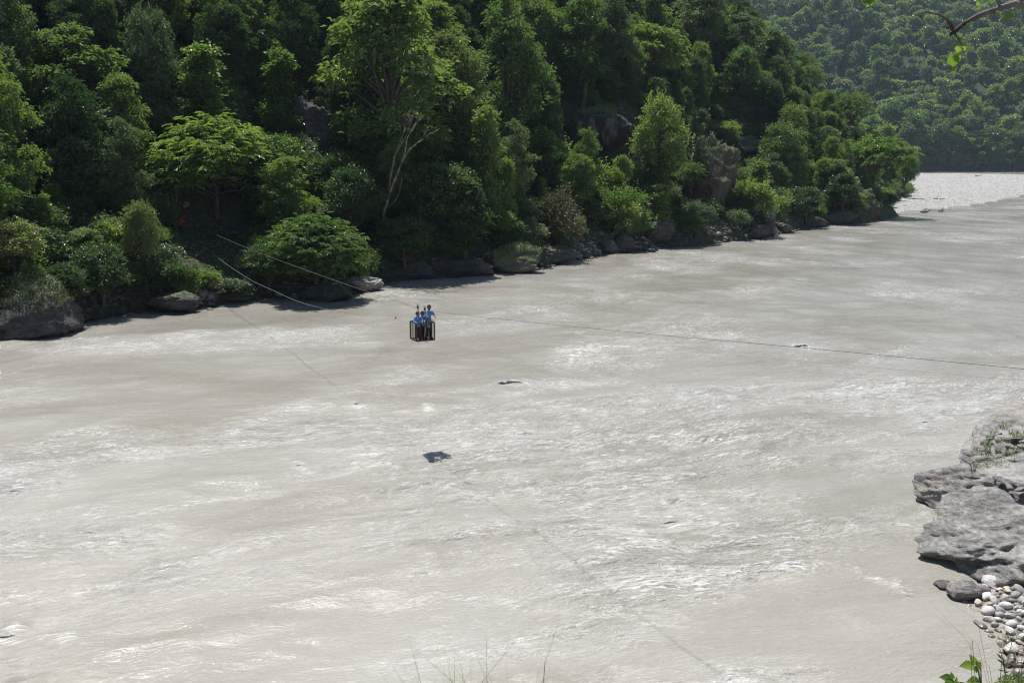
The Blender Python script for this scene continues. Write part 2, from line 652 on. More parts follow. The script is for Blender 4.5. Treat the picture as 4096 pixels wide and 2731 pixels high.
tag(add("ground", gm.mesh("ground"), t.m), "river bed under the water", "ground", kind="structure")

# ============================================================ river water
FL = np.array([0.66, 0.75])
FL /= np.linalg.norm(FL)
nr, na = 820, 600
rr = 15.0 * (1150 / 15.0) ** (np.arange(nr) / (nr - 1))
aa = np.radians(np.linspace(-46, 44, na))
RR, AA = np.meshgrid(rr, aa, indexing='ij')
X = RR * np.sin(AA)
Y = RR * np.cos(AA)
wx = X + 2.4 * fbm2(X / 19, Y / 19, 51, 3)
wy = Y + 1.8 * fbm2(X / 19, Y / 19, 57, 3)
ys_ = np.linspace(-20, 1300, 2000)
slope_ = 0.36 + 0.80 * np.clip((ys_ - 48) / 70, 0, 1)           # streamlines bend with the valley
G_ = np.cumsum(1 / slope_) * (ys_[1] - ys_[0])
S_ = np.cumsum(slope_ / np.sqrt(1 + slope_ ** 2)) * (ys_[1] - ys_[0])
W = (np.interp(wy, ys_, G_) - wx) * 0.36
U = 0.85 * wx + np.interp(wy, ys_, S_)
rough = fbm2(U / 17, W / 8, 61, 4) + 0.35 * fbm2(U / 5, W / 2.6, 65, 3)
# calm water towards the lower right, wild water in the middle reach
calm = np.clip((X - 2) / 10, 0, 1) * np.clip((40 - Y) / 14, 0, 1)
rough = rough * 1.7 + 0.18 + 0.22 * np.exp(-((Y - 48) / 14) ** 2) + 0.15 * np.exp(-((Y - 34) / 6) ** 2) * (X < 5) - 0.75 * calm
for (px, py, rx, ry, w) in [(1500, 1700, 6.0, 5.0, 0.5), (2700, 1720, 7.0, 3.6, 0.7), (3900, 1590, 9, 5, 0.8), (150, 1870, 5, 5, 0.6), (1750, 1790, 3, 3.5, 0.6),
                            (2200, 1690, 5.5, 4.0, -0.8), (700, 1560, 9, 6, -0.5), (1300, 1480, 7, 6, -0.3), (2330, 1420, 1.6, 3.4, 0.9),
                            (2400, 2300, 4, 3, 0.3), (900, 2350, 6, 3, 0.45), (2000, 2640, 3, 1.5, 0.4)]:
    p = at_z(px, py)
    rough = rough + w * np.exp(-(((X - p[0]) / rx) ** 2 + ((Y - p[1]) / ry) ** 2))
rough = np.clip(rough, 0, 1)
rough = rough * rough * (3 - 2 * rough)


def fade(wl):
    return np.clip(1.6 - RR * 0.0072 * 2.2 / wl, 0, 1)


n_big = fbm2(U / 9, W / 6, 71, 2)
n_mid = 1 - 2 * np.abs(fbm2(U / 3.6, W / 2.2, 75, 2))
n_sml = 1 - 2 * np.abs(fbm2(U / 1.3, W / 0.8, 79, 2))
n_tin = fbm2(U / 0.55, W / 0.4, 83, 2)
Z = 0.28 * n_big + (0.085 + 0.08 * rough) * n_mid * fade(2.2) + (0.010 + 0.045 * rough) * n_sml * fade(0.9) * 0.7 + (0.004 + 0.03 * rough) * n_tin * fade(0.45)
foam = np.clip((n_mid - 0.62) * 2.2, 0, 1) * rough * 0.7 + np.clip(n_sml - 0.6, 0, 1) * rough * 0.6
CREST = []
FOAM_LINES = [([(940, 1735), (1000, 1692), (1060, 1668), (1200, 1640), (1330, 1622)], 0.45, 0.9), ([(1060, 1668), (1240, 1602), (1420, 1565), (1560, 1575), (1700, 1592)], 0.30, 0.6),
              ([(1080, 1700), (1200, 1690), (1330, 1668), (1450, 1640)], 0.8, 0.5),
              ([(1940, 1715), (1990, 1695), (2070, 1688), (2150, 1697), (2195, 1715), (2150, 1738), (2070, 1745), (1990, 1735), (1940, 1715)], 0.12, 0.7),
              ([(2480, 1640), (2330, 1642), (2255, 1668), (2290, 1718), (2400, 1762), (2620, 1785), (2800, 1772), (2960, 1742)], 0.35, 0.9),
              ([(1740, 1735), (1790, 1765), (1865, 1785), (1850, 1815), (1800, 1840)], 0.7, 0.8), ([(1950, 1822), (2150, 1792), (2330, 1775)], 0.25, 0.8),
              ([(2265, 1452), (2300, 1425), (2380, 1398)], 0.9, 0.9), ([(0, 1825), (200, 1772), (350, 1742), (500, 1765), (640, 1742)], 0.30, 0.7),
              ([(0, 1900), (180, 1865), (330, 1850)], 1.0, 0.6), ([(380, 2120), (600, 2062), (900, 1992), (1100, 1985)], 0.25, 0.6),
              ([(1820, 2155), (2000, 2112), (2200, 2128), (2330, 2120)], 0.25, 0.8), ([(0, 2400), (500, 2332), (900, 2205), (1300, 2122), (1600, 2100)], 0.45, 0.55),
              ([(3100, 2275), (3300, 2262), (3480, 2302), (3640, 2370)], 0.14, 0.7), ([(3400, 1568), (3700, 1545), (4096, 1562)], 1.3, 0.7),
              ([(3250, 1690), (3500, 1660), (3800, 1650)], 0.5, 0.6), ([(180, 2580), (260, 2560), (320, 2600)], 0.35, 0.7), ([(2900, 1550), (3300, 1470), (3700, 1430), (4096, 1400)], 0.5, 0.25),
              ([(1900, 1330), (2300, 1290), (2700, 1300), (3100, 1270)], 0.6, 0.2), ([(0, 1480), (400, 1440), (800, 1400), (1200, 1330)], 0.5, 0.25),
              ([(2400, 1960), (2700, 1990), (3000, 2080), (3230, 2130)], 0.35, 0.5), ([(1500, 2420), (1800, 2380), (2200, 2440), (2700, 2480)], 0.3, 0.4)]
lf_n = fbm2(X / 1.1, Y / 1.1, 88, 3)
for pl_, wd_, st_ in FOAM_LINES:
    pw = np.array([at_z(a_, b_)[:2] for a_, b_ in pl_])
    lo, hi = pw.min(0) - 4, pw.max(0) + 4
    mk = (X > lo[0]) & (X < hi[0]) & (Y > lo[1]) & (Y < hi[1])
    xx_, yy_ = X[mk] + 0.5 * lf_n[mk], Y[mk] + 0.7 * lf_n[mk]
    dm = np.full(xx_.shape, 1e9)
    for q_ in range(len(pw) - 1):
        (x0, y0), (x1, y1) = pw[q_], pw[q_ + 1]
        tt_ = np.clip(((xx_ - x0) * (x1 - x0) + (yy_ - y0) * (y1 - y0)) / ((x1 - x0) ** 2 + (y1 - y0) ** 2 + 1e-9), 0, 1)
        dm = np.minimum(dm, np.hypot(xx_ - x0 - tt_ * (x1 - x0), yy_ - y0 - tt_ * (y1 - y0)))
    g_ = np.exp(-(dm / wd_) ** 2) * st_
    foam[mk] = np.maximum(foam[mk], g_ * (0.45 + 0.55 * np.clip(0.6 + lf_n[mk] * 1.5, 0, 1)))
    rough[mk] = np.clip(rough[mk] + 0.5 * st_ * np.exp(-(dm / (wd_ * 2.5)) ** 2), 0, 1)
    Z[mk] = Z[mk] + 0.10 * st_ * np.exp(-(dm / (wd_ * 1.3)) ** 2)
# breaking crests whose steep faces look towards the near bank
for (px, py, half, A) in [(2035, 1536, 0.85, 0.27), (2120, 1531, 0.40, 0.22), (1432, 1622, 0.28, 0.30), (1716, 1640, 0.30, 0.16), (2795, 2080, 0.38, 0.26), (2690, 2088, 0.3, 0.14),
                          (40, 2548, 0.33, 0.20), (3200, 1387, 0.6, 0.3), (2620, 1770, 0.5, 0.22), (2790, 1768, 0.5, 0.28), (2480, 1742, 0.35, 0.2), (2880, 1766, 0.3, 0.2), (1195, 1865, 0.35, 0.15), (385, 2056, 0.35, 0.18),
                          (2400, 2190, 0.35, 0.12), (3700, 1690, 0.4, 0.15), (60, 1965, 0.25, 0.12)]:
    p = at_z(px, py)
    th = 0.18
    u = (X - p[0]) * math.cos(th) + (Y - p[1]) * math.sin(th)
    w = -(X - p[0]) * math.sin(th) + (Y - p[1]) * math.cos(th) + 0.12 * np.sin(u * 5)
    e = np.exp(-(np.abs(u) / half) ** 3)
    w = np.clip(w, -12, 12)
    Z = Z + A * e * (0.55 * np.exp(-((w - 0.5) / 0.6) ** 2) - 0.25 * np.exp(-((w + 0.5) / 0.3) ** 2))
    foam = np.maximum(foam, 0.8 * e * np.exp(-((w - 0.35) / 0.3) ** 2))
    foam = np.maximum(foam, 0.9 * np.exp(-(np.abs(u) / (half * 1.4)) ** 3) * np.exp(-((w + 0.28 + A * 0.5) / 0.22) ** 2))
    CREST.append((p, th, half, A if A == 0.27 else A * 0.68))
V = np.stack([X, Y, Z], -1).reshape(-1, 3)
i = np.arange(nr - 1)[:, None] * na
j = np.arange(na - 1)[None]
Q = np.stack([i + j, i + na + j, i + na + j + 1, i + j + 1], -1).reshape(-1, 4)
# leave out cells well inside the land
cxy = V[Q].mean(1)
land = np.maximum(poly_sd(cxy[:, 0], cxy[:, 1], POLY_HILL), poly_sd(cxy[:, 0], cxy[:, 1], POLY_NEAR))
land = np.maximum(land, poly_sd(cxy[:, 0], cxy[:, 1], POLY_BAR) - 10)
Q = Q[land < 6]
used = np.zeros(len(V), bool)
used[Q.ravel()] = True
idx = np.cumsum(used) - 1
WV, WQ = [V[used]], [idx[Q]]
AT = {"fu": [U.ravel()[used]], "fv": [W.ravel()[used]], "rough": [rough.ravel()[used]], "foam": [np.clip(foam, 0, 1).ravel()[used]]}
base_n = int(used.sum())
cr_r = np.random.default_rng(4)
# curling lips with a shaded hollow underneath
prof_w = np.array([1.6, 0.9, 0.35, 0.0, -0.30, -0.48, -0.50, -0.34, -0.10, 0.02, -0.08, -0.45])
prof_z = np.array([-0.25, 0.12, 0.60, 0.88, 0.98, 0.86, 0.70, 0.60, 0.42, 0.12, -0.12, -0.35])
for (p, th, half, A) in CREST:
    us = np.linspace(-half * 1.25, half * 1.25, 26)
    e = np.clip(1 - (np.abs(us) / (half * 1.25)) ** 2.2, 0, 1)
    jag = 1 + 0.28 * fbm2(us * 5 + p[0], us * 0 + p[1], 7, 3) * 2
    hz_ = A * e * jag
    ww = prof_w[None] * (A * (0.25 + 0.75 * e))[:, None] + 0.10 * fbm2(us * 2.2, us * 0 + p[0], 9, 2)[:, None]
    zz_ = prof_z[None] * hz_[:, None] - 0.03
    xx_ = p[0] + us[:, None] * math.cos(th) - ww * math.sin(th)
    yy_ = p[1] + us[:, None] * math.sin(th) + ww * math.cos(th)
    m_ = len(prof_w)
    WV.append(np.stack([xx_, yy_, zz_], -1).reshape(-1, 3))
    i_ = np.arange(len(us) - 1)[:, None] * m_
    j_ = np.arange(m_ - 1)[None]
    WQ.append(np.stack([i_ + j_, i_ + m_ + j_, i_ + m_ + j_ + 1, i_ + j_ + 1], -1).reshape(-1, 4)[:, ::-1] + base_n)
    base_n += len(us) * m_
    AT["fu"].append(xx_.ravel())
    AT["fv"].append(yy_.ravel())
    AT["rough"].append(np.full(xx_.size, 0.6))
    AT["foam"].append(np.tile(np.array([0.2, 0.5, 0.8, 0.7, 0.4, 0.1, 0, 0, 0, 0, 0.2, 0.8]), len(us)))
wm = mk_mesh("river", np.concatenate(WV), np.concatenate(WQ), smooth=True, attrs={k_: np.concatenate(v_) for k_, v_ in AT.items()})

t = NT("silty_water")
P = t.coord('Position')
cx_ = t.new("ShaderNodeCombineXYZ")
t.L.new(t.new("ShaderNodeAttribute", attribute_name="fu").outputs['Fac'], cx_.inputs[0])
t.L.new(t.new("ShaderNodeAttribute", attribute_name="fv").outputs['Fac'], cx_.inputs[1])
PR = cx_.outputs[0]
ar = t.new("ShaderNodeAttribute", attribute_name="rough").outputs['Fac']
af = t.new("ShaderNodeAttribute", attribute_name="foam").outputs['Fac']
tone = t.noise(PR, 0.09, 5, 0.55, 0.8, stretch=(0.6, 1.4, 1))
base = t.ramp(tone, [(0.38, (0.252, 0.236, 0.201)), (0.5, (0.284, 0.269, 0.236)), (0.64, (0.320, 0.308, 0.281))])
fine = t.noise(PR, 4.2, 6, 0.70, 1.2, stretch=(0.45, 1.6, 1))


def veins(scale, dist, width, st):
    n_ = t.noise(PR, scale, 5, 0.66, dist, stretch=st)
    return t.ramp(t.math('ABSOLUTE', t.math('SUBTRACT', n_, 0.5)), [(0.0, (1, 1, 1)), (width, (0, 0, 0))])


patch = t.ramp(t.noise(PR, 0.55, 5, 0.62, 1.0, stretch=(0.5, 1.4, 1)), [(0.40, (0.1, 0.1, 0.1)), (0.60, (1, 1, 1))])
arp = t.math('MULTIPLY_ADD', t.math('MULTIPLY', ar, patch), 1.0)
t.N[-1].inputs[2].default_value = 0.06
f1 = t.math('MULTIPLY', t.ramp(fine, [(0.50, (0, 0, 0)), (0.60, (1, 1, 1))]), t.math('ADD', t.math('MULTIPLY', arp, 0.55), t.math('MULTIPLY', af, 1.2)), True)
f2 = t.math('MULTIPLY', veins(0.7, 2.6, 0.022, (0.45, 1.5, 1)), t.math('MULTIPLY', arp, 0.8), True)
f3 = t.math('MULTIPLY', veins(2.4, 1.8, 0.035, (0.45, 1.6, 1)), t.math('MULTIPLY_ADD', arp, 0.75), True)
t.N[-2].inputs[2].default_value = 0.05
specks = t.ramp(t.noise(PR, 7.5, 4, 0.72, 0.8, stretch=(0.32, 1.9, 1)), [(0.575, (0, 0, 0)), (0.64, (1, 1, 1))])
f4 = t.math('MULTIPLY', specks, t.math('MULTIPLY_ADD', arp, 0.72), True)
t.N[-2].inputs[2].default_value = 0.16
ff = t.math('MAXIMUM', f4, t.math('MAXIMUM', f1, t.math('MAXIMUM', f2, f3)), True)
col = t.mix(ff, base, (0.63, 0.63, 0.62))  # pale streaks and specks mixed into the colour, for foam and sun sparkle alike
b1 = t.noise(PR, 1.7, 3, 0.55, 0.6, stretch=(0.7, 1.3, 1))
b2 = t.noise(PR, 6.0, 4, 0.6, 0.5, stretch=(0.7, 1.3, 1))
b3 = t.noise(PR, 21.0, 3, 0.6, 0.3, stretch=(0.8, 1.2, 1))
amp = t.math('MULTIPLY_ADD', ar, 0.8)
t.N[-1].inputs[2].default_value = 0.28
hh = t.math('ADD', t.math('MULTIPLY', b1, 0.20), t.math('ADD', t.math('MULTIPLY', b2, 0.10), t.math('MULTIPLY', b3, 0.03)))
hh = t.math('MULTIPLY', hh, amp)
t.set(Base_Color=col, Roughness=0.11, Normal=t.bump(hh, 1.0, 1.0))
t.b.inputs['IOR'].default_value = 1.33
M_WATER = t.m
tag(add("river", wm, M_WATER), "fast silty grey brown river", "river", kind="structure")

# ============================================================ trees and shrubs
def leaf_cloud(P, D, Nn, L, Wd, tint, droop=0.25):
    """leaf blades: base, two shoulders, tip"""
    n = len(P)
    D = D / (np.linalg.norm(D, axis=1)[:, None] + 1e-9)
    S = np.cross(D, Nn)
    S /= np.linalg.norm(S, axis=1)[:, None] + 1e-9
    N2 = np.cross(S, D)
    L = np.broadcast_to(L, (n,))[:, None]
    Wd = np.broadcast_to(Wd, (n,))[:, None]
    b = P
    m = P + D * L * 0.45
    tip = P + D * L + np.array([0, 0, -1.0]) * L * droop
    V = np.stack([b, m + S * Wd * 0.5 + N2 * Wd * 0.12, tip, m - S * Wd * 0.5 + N2 * Wd * 0.12], 1).reshape(-1, 3)
    k = np.arange(n)[:, None] * 4
    Fc = np.concatenate([k + np.array([0, 1, 2]), k + np.array([0, 2, 3])])
    return V, Fc, np.repeat(tint, 4)


def rdir(n, r, zlo=-1.0):
    z = r.uniform(zlo, 1, n)
    a = r.uniform(0, 2 * math.pi, n)
    s = np.sqrt(1 - z * z)
    return np.stack([s * np.cos(a), s * np.sin(a), z], 1)


KINDS = {
    # height, radius, clear stem, lobes, lobe radius, sprigs, leaves, leaf length, leaf width, droop
    'tall': dict(H=15.0, R=3.6, clear=0.26, nl=52, lr=(0.65, 1.25), ns=25, nf=8, L=0.46, W=0.19, droop=0.45),
    'round': dict(H=9.0, R=3.3, clear=0.18, nl=50, lr=(0.5, 1.05), ns=24, nf=8, L=0.34, W=0.17, droop=0.2),
    'column': dict(H=9.0, R=1.7, clear=0.10, nl=26, lr=(0.5, 0.95), ns=28, nf=8, L=0.36, W=0.21, droop=0.25),
    'umbrella': dict(H=8.0, R=4.2, clear=0.45, nl=36, lr=(0.7, 1.3), ns=40, nf=9, L=0.34, W=0.13, droop=0.5),
    'dome': dict(H=8.5, R=4.4, clear=0.25, nl=70, lr=(0.7, 1.25), ns=32, nf=9, L=0.36, W=0.14, droop=0.4),
    'feather': dict(H=7.5, R=2.8, clear=0.25, nl=22, lr=(0.9, 1.5), ns=36, nf=10, L=0.28, W=0.10, droop=0.35),
    'bush': dict(H=3.2, R=2.1, clear=0.0, nl=18, lr=(0.5, 0.9), ns=30, nf=8, L=0.28, W=0.14, droop=0.25),
    'low': dict(H=1.8, R=1.6, clear=0.0, nl=12, lr=(0.4, 0.7), ns=26, nf=8, L=0.28, W=0.12, droop=0.4),
}


def build_tree(kind, seed):
    k = KINDS[kind]
    r = np.random.default_rng(seed * 101 + len(kind))
    H, R = k['H'], k['R']
    lobes = []
    for q in range(k['nl']):
        a = r.uniform(0, 2 * math.pi)
        if kind == 'tall':
            h = r.uniform(k['clear'], 1.0)
            pr = R * (math.sin(min(1, (h - k['clear']) / 0.25) * math.pi / 2)) * (1 - max(0, h - 0.6) / 0.4 * 0.75)
            rad = pr * math.sqrt(r.uniform(0.15, 1))
            c = (rad * math.cos(a), rad * math.sin(a), H * h * 0.93)
            fl = 0.62
        elif kind == 'round':
            d = rdir(1, r, -0.65)[0] * r.uniform(0.55, 1.0) ** 0.5
            c = (d[0] * R * 0.78, d[1] * R * 0.78, H * (0.60 + 0.30 * d[2]))
            fl = 0.75
        elif kind == 'column':
            h = (q + 0.5) / k['nl']
            pr = R * (1 - h) ** 0.55 * (0.75 + 0.4 * r.random())
            rad = pr * math.sqrt(r.uniform(0.1, 1)) * 0.9
            c = (rad * math.cos(a), rad * math.sin(a), H * (0.12 + 0.84 * h))
            fl = 0.8
        elif kind == 'umbrella':
            rad = R * math.sqrt(r.random()) * 0.92
            c = (rad * math.cos(a), rad * math.sin(a), H * (0.93 - 0.30 * (rad / R) ** 2 - (0.16 * r.random() if q % 3 == 0 else 0)))
            fl = 0.36
        elif kind == 'dome':
            d = rdir(1, r, -0.4)[0] * r.uniform(0.45, 1.0) ** 0.4
            c = (d[0] * R * 0.85, d[1] * R * 0.85, H * (0.48 + 0.46 * d[2]))
            fl = 0.72
        elif kind == 'feather':
            d = rdir(1, r, -0.4)[0] * r.uniform(0.5, 1.0) ** 0.5
            c = (d[0] * R * 0.8, d[1] * R * 0.8, H * (0.62 + 0.30 * d[2]))
            fl = 0.42
        else:
            d = rdir(1, r, 0.0)[0] * r.uniform(0.4, 1.0) ** 0.5
            c = (d[0] * R * 0.75, d[1] * R * 0.75, H * (0.18 + 0.62 * d[2]))
            fl = 0.8
        lobes.append((np.array(c), r.uniform(*k['lr']), fl))
    Ps, Ds, Ts = [], [], []
    for c, lr, fl in lobes:
        lt = r.uniform(0.25, 0.75)
        n = int(k['ns'] * (lr / np.mean(k['lr'])) ** 1.5)
        d = rdir(n, r, -0.15)
        rad = lr * np.where(r.random(n) < 0.22, r.uniform(1.0, 1.65, n), r.uniform(0.4, 1.15, n))[:, None]
        sc = c + d * rad * np.array([1, 1, fl])
        nf = k['nf']
        if kind in ('feather', 'umbrella', 'dome'):
            # sprays: leaflets set along an arching axis
            ax = d * np.array([1, 1, 0.25]) + r.normal(0, 0.25, (n, 3))
            ax /= np.linalg.norm(ax, axis=1)[:, None]
            s_ = np.linspace(0, 1, nf)
            pos = sc[:, None] + ax[:, None] * (s_ * 0.55)[None, :, None]
            pos[..., 2] -= (s_ ** 2 * 0.22)[None]
            side = np.cross(ax, np.array([0, 0, 1.0]))
            side /= np.linalg.norm(side, axis=1)[:, None] + 1e-9
            sg = np.where(np.arange(nf) % 2 == 0, 1.0, -1.0)
            dr = side[:, None] * sg[None, :, None] + ax[:, None] * 0.7 + r.normal(0, 0.15, (n, nf, 3))
        else:
            pos = sc[:, None] + r.normal(0, 0.13 + 0.05 * lr, (n, nf, 3))
            dr = rdir(n * nf, r, -0.5).reshape(n, nf, 3) * 0.8 + d[:, None] * 0.7
        Ps.append(pos.reshape(-1, 3))
        Ds.append(dr.reshape(-1, 3))
        tt = np.clip(lt + r.normal(0, 0.15, n)[:, None] + r.normal(0, 0.25, (n, nf)), 0, 1)
        Ts.append(tt.ravel())
    P, D, T = np.concatenate(Ps), np.concatenate(Ds), np.concatenate(Ts)
    keep = P[:, 2] > 0.05
    P, D, T = P[keep], D[keep], T[keep]
    n = len(P)
    Nn = np.array([0, 0, 1.0]) + r.normal(0, 0.45, (n, 3))
    V, Fc, TT = leaf_cloud(P, D, Nn, k['L'] * r.uniform(0.7, 1.25, n), k['W'] * r.uniform(0.75, 1.25, n), T, k['droop'])
    cm = mk_mesh("crown_" + kind, V, Fc, attrs={"tint": TT})
    tb = MB()
    tr = 0.020 * H + 0.03
    bend = r.normal(0, 0.03 * H, 2)
    hs = np.linspace(0, 0.92, 8)
    tp = np.stack([bend[0] * hs ** 1.5 + 0.012 * H * np.sin(hs * 7 + seed), bend[1] * hs ** 1.5 + 0.012 * H * np.cos(hs * 6), hs * H], 1)
    if kind in ('bush', 'low'):
        tp[:, 2] *= 0.7
        tr = 0.05
    tb.tube(tp, tr * (1.25 - 1.1 * hs), 7)
    for q, (c, lr, fl) in enumerate(lobes):
        if kind in ('bush', 'low') and q % 2:
            continue
        h0 = max(0.05, min(0.85, (c[2] / H) * r.uniform(0.55, 0.85)))
        if kind == 'umbrella':
            h0 = r.uniform(0.4, 0.6)
        s0 = np.array([np.interp(h0 * (0.92 if kind not in ('bush', 'low') else 1), hs, tp[:, i_]) for i_ in range(3)])
        mid = s0 * 0.5 + c * 0.5 + np.array([0, 0, 0.06 * H * r.uniform(-0.5, 1)]) * 0.4
        q1 = s0 * 0.25 + mid * 0.5 + c * 0.25 + r.normal(0, 0.08, 3)
        tb.tube(np.array([s0, q1, mid * 0.4 + c * 0.6, c]), np.array([0.4, 0.28, 0.18, 0.07]) * tr, 4, caps=False)
    tm = tb.mesh("trunk_" + kind, True)
    return tm, cm


VAR = {}
for kd, nv in (('tall', 3), ('round', 3), ('column', 2), ('umbrella', 2), ('dome', 1), ('feather', 2), ('bush', 3), ('low', 2)):
    VAR[kd] = [build_tree(kd, s) for s in range(1, nv + 1)]

PLACED = []          # (object, px, py of crown centre, half width px, half height px, kind, tone, height)


def put_tree(kind, leaf, pos, height, width, var=None, rz=None, lean=None, name=None, pale=False):
    k = KINDS[kind]
    v = VAR[kind][(var if var is not None else random.randrange(99)) % len(VAR[kind])]
    nm = name or ('bush' if kind in ('bush', 'low') else 'tree')
    root = empty(nm, (pos[0], pos[1], pos[2] - 0.15), rz if rz is not None else random.uniform(0, 6.28),
                 (width / (2.15 * k['R']), width / (2.15 * k['R']), height / k['H']))
    if lean:
        root.rotation_euler = (lean[0], lean[1], root.rotation_euler[2])
    add("trunk" if nm == 'tree' else "stem", v[0], BARK_PALE if pale else BARK, root, link_obj=True)
    add("crown" if nm == 'tree' else "foliage", v[1], LEAF[leaf], root, link_obj=True)
    a, b, dep = proj((pos[0], pos[1], pos[2] + height * 0.6))
    PLACED.append([root, a, b, width * F / dep / 2, height * F / dep / 2, kind, leaf, height, dep])
    return root


def hit(px, py, hf=h_hill, y0=60, y1=460):
    d = ray(px, py)
    ys = np.linspace(y0, y1, 3000)
    tt = ys / d[1]
    zz = CAM_H + d[2] * tt
    g = np.maximum(hf(d[0] * tt, ys), 0)
    w = np.where(zz < g)[0]
    q = w[0] if len(w) else len(ys) - 1
    return np.array([d[0] * tt[q], ys[q], g[q]])


def hero(kind, leaf, bx, by, top, wpx, label, var=None, rz=None, lean=None, pale=False, name=None):
    """a tree whose foot stands on the slope seen at (bx,by), reaching up to row top"""
    p = hit(bx, by)
    dep = proj(p)[2]
    o = put_tree(kind, leaf, p, (by - top) * dep / F, wpx * dep / F, var, rz, lean, name, pale)
    tag(o, label, "bush" if o.name.startswith("bush") else "tree")
    return o


CLEAR = [  # picture areas that must stay visible: box and the distance up to which nothing else may stand in front
    (610, 800, 820, 1010, 104), (2270, 440, 2540, 600, 200), (2720, 545, 2960, 830, 190), (1190, 380, 1290, 610, 160), (2920, 545, 3030, 620, 230),
    (600, 480, 1130, 860, 99), (730, 200, 930, 480, 110), (1050, 220, 1210, 520, 115), (490, 790, 700, 1150, 92), (1480, 440, 1660, 960, 103),
    (3420, 780, 3560, 900, 330), (0, 1130, 320, 1350, 90), (1100, 850, 1500, 1100, 92), (1160, 1090, 1510, 1210, 120), (1950, 980, 2300, 1100, 140),
    (2130, 760, 2340, 960, 130), (2280, 880, 2640, 1030, 160), (2870, 470, 2960, 600, 215), (3170, 150, 3370, 360, 300), (560, 1140, 860, 1250, 90),
    (2860, 860, 3150, 980, 185), (745, 890, 980, 1120, 97), (1230, 600, 1340, 720, 120),
]

# --- named trees, bushes
hero('dome', 'bright', 865, 868, 470, 540, "broad dome-topped bright green tree above the two men on the far bank", var=0, rz=0.5)
hero('round', 'mid', 1120, 860, 540, 300, "grey-green rounded tree right of the dome-topped bright tree", var=1)
hero('column', 'bright', 825, 540, 195, 200, "slender light green tree rising behind the dome-topped tree", var=0)
hero('column', 'bright', 1130, 560, 215, 175, "pointed bright green tree left of the dark tilted boulder", var=1)
hero('round', 'yellow', 585, 1175, 790, 175, "pale green bushy tree at the water's edge below the two men", var=0)
hero('tall', 'mid', 310, 640, 95, 430, "large layered mid green tree high on the slope at the far left", var=0)
hero('round', 'grey', 350, 800, 380, 400, "wide grey-green tree beneath the large layered tree at far left", var=1)
hero('tall', 'mid', 1560, 830, -60, 520, "huge drooping-leaved tree with a forked dark trunk in mid slope", var=1, rz=1.0)
hero('tall', 'yellow', 1800, 760, 130, 330, "yellowish flowering tree right of the huge forked tree", var=2)
hero('tall', 'mid', 2020, 760, -40, 300, "tall straight-trunked tree left of the streaked boulder", var=0, rz=2.0)
hero('tall', 'mid', 2330, 440, -10, 260, "leafy tree growing right above the streaked grass-topped boulder", var=2)
hero('umbrella', 'bright', 2560, 420, 105, 340, "spreading light green tree on the slope right of centre", var=1)
hero('round', 'mid', 2640, 860, 365, 240, "vine-draped green tree between the streaked boulder and the cliff rock", var=2)
hero('feather', 'bright', 2900, 600, 475, 110, "small pale feathery tree beside the low round boulder", var=0)
hero('round', 'grey', 2790, 560, 430, 120, "rounded dark tree with pink tips above the cliff rock", var=0)
hero('tall', 'grey', 2800, 300, -80, 230, "tall grey-green tree at the top of the slope above the cliff rock", var=1)
hero('tall', 'grey', 2970, 330, 55, 190, "open grey-green tree on the skyline right of the tall one", var=0)
hero('round', 'grey', 3260, 420, 150, 260, "spreading olive tree with visible limbs on the spur's skyline", var=1, pale=True)
hero('tall', 'mid', 3120, 390, 135, 120, "narrow green tree left of the spreading olive tree on the spur", var=2)
hero('column', 'dark', 3165, 560, 365, 75, "dark vine-smothered column of a tree low on the spur", var=0)
hero('feather', 'mid', 3400, 640, 360, 150, "drooping ferny tree near the end of the spur", var=1)
hero('column', 'bright', 3540, 640, 410, 95, "conical light green tree standing last on the spur against the far hill", var=0)
hero('umbrella', 'bright', 3490, 800, 545, 300, "low flat-topped bright tree spreading over the point of the spur", var=0)
hero('round', 'bright', 3600, 790, 615, 90, "leaning tree on the gravel at the very end of the spur", var=0, lean=(0, 0.25))
hero('bush', 'bright', 3562, 782, 715, 85, "rounded light green bush on the sand behind the rock pillar", var=0)
hero('bush', 'bright', 3490, 800, 745, 85, "bright bush crowning the rock pillar at the point", var=1)
hero('dome', 'mid', 1270, 1175, 855, 400, "fan-shaped glossy tree leaning out over the grey rock ledge", var=1)
hero('bush', 'brown', 2230, 985, 745, 240, "dry brownish thorn bush above the mossy waterside boulder", var=0)
hero('bush', 'bright', 1430, 1130, 1030, 110, "leafy shoots hanging over the top of the grey rock ledge", var=1)
hero('feather', 'blue', 2810, 930, 815, 95, "silvery ferny shrub below the cliff rock", var=1)
hero('round', 'yellow', 60, 1130, 860, 260, "yellow-green shrubby tree above the grass-capped rock", var=2)
hero('round', 'grey', 60, 920, 740, 220, "silver-green tree at the left end of the bank", var=1)
hero('tall', 'dark', 1180, 420, -60, 220, "dark-leaved slim tree above the pointed bright tree", var=0)
hero('round', 'dark', 1420, 1010, 650, 250, "dark round tree behind the pale bare tree", var=2)
hero('round', 'dark', 1760, 1010, 640, 330, "dark spreading tree overhanging the shaded bay", var=0)
hero('bush', 'bright', 2480, 900, 730, 210, "round bright bush above the pale shingle", var=2)
hero('bush', 'bright', 2380, 820, 640, 220, "tall light green bush below the streaked boulder", var=1)
hero('bush', 'bright', 2200, 700, 540, 230, "light green bush left of the streaked boulder's foot", var=0)
hero('bush', 'mid', 3010, 880, 700, 190, "leafy bush right of the cliff rock", var=2)
hero('column', 'mid', 2640, 930, 740, 110, "narrow leafy column beside the dark boulder at the waterline", var=1)
hero('feather', 'mid', 1360, 900, 800, 150, "fern-leaved shrub above the fan-shaped tree", var=0)

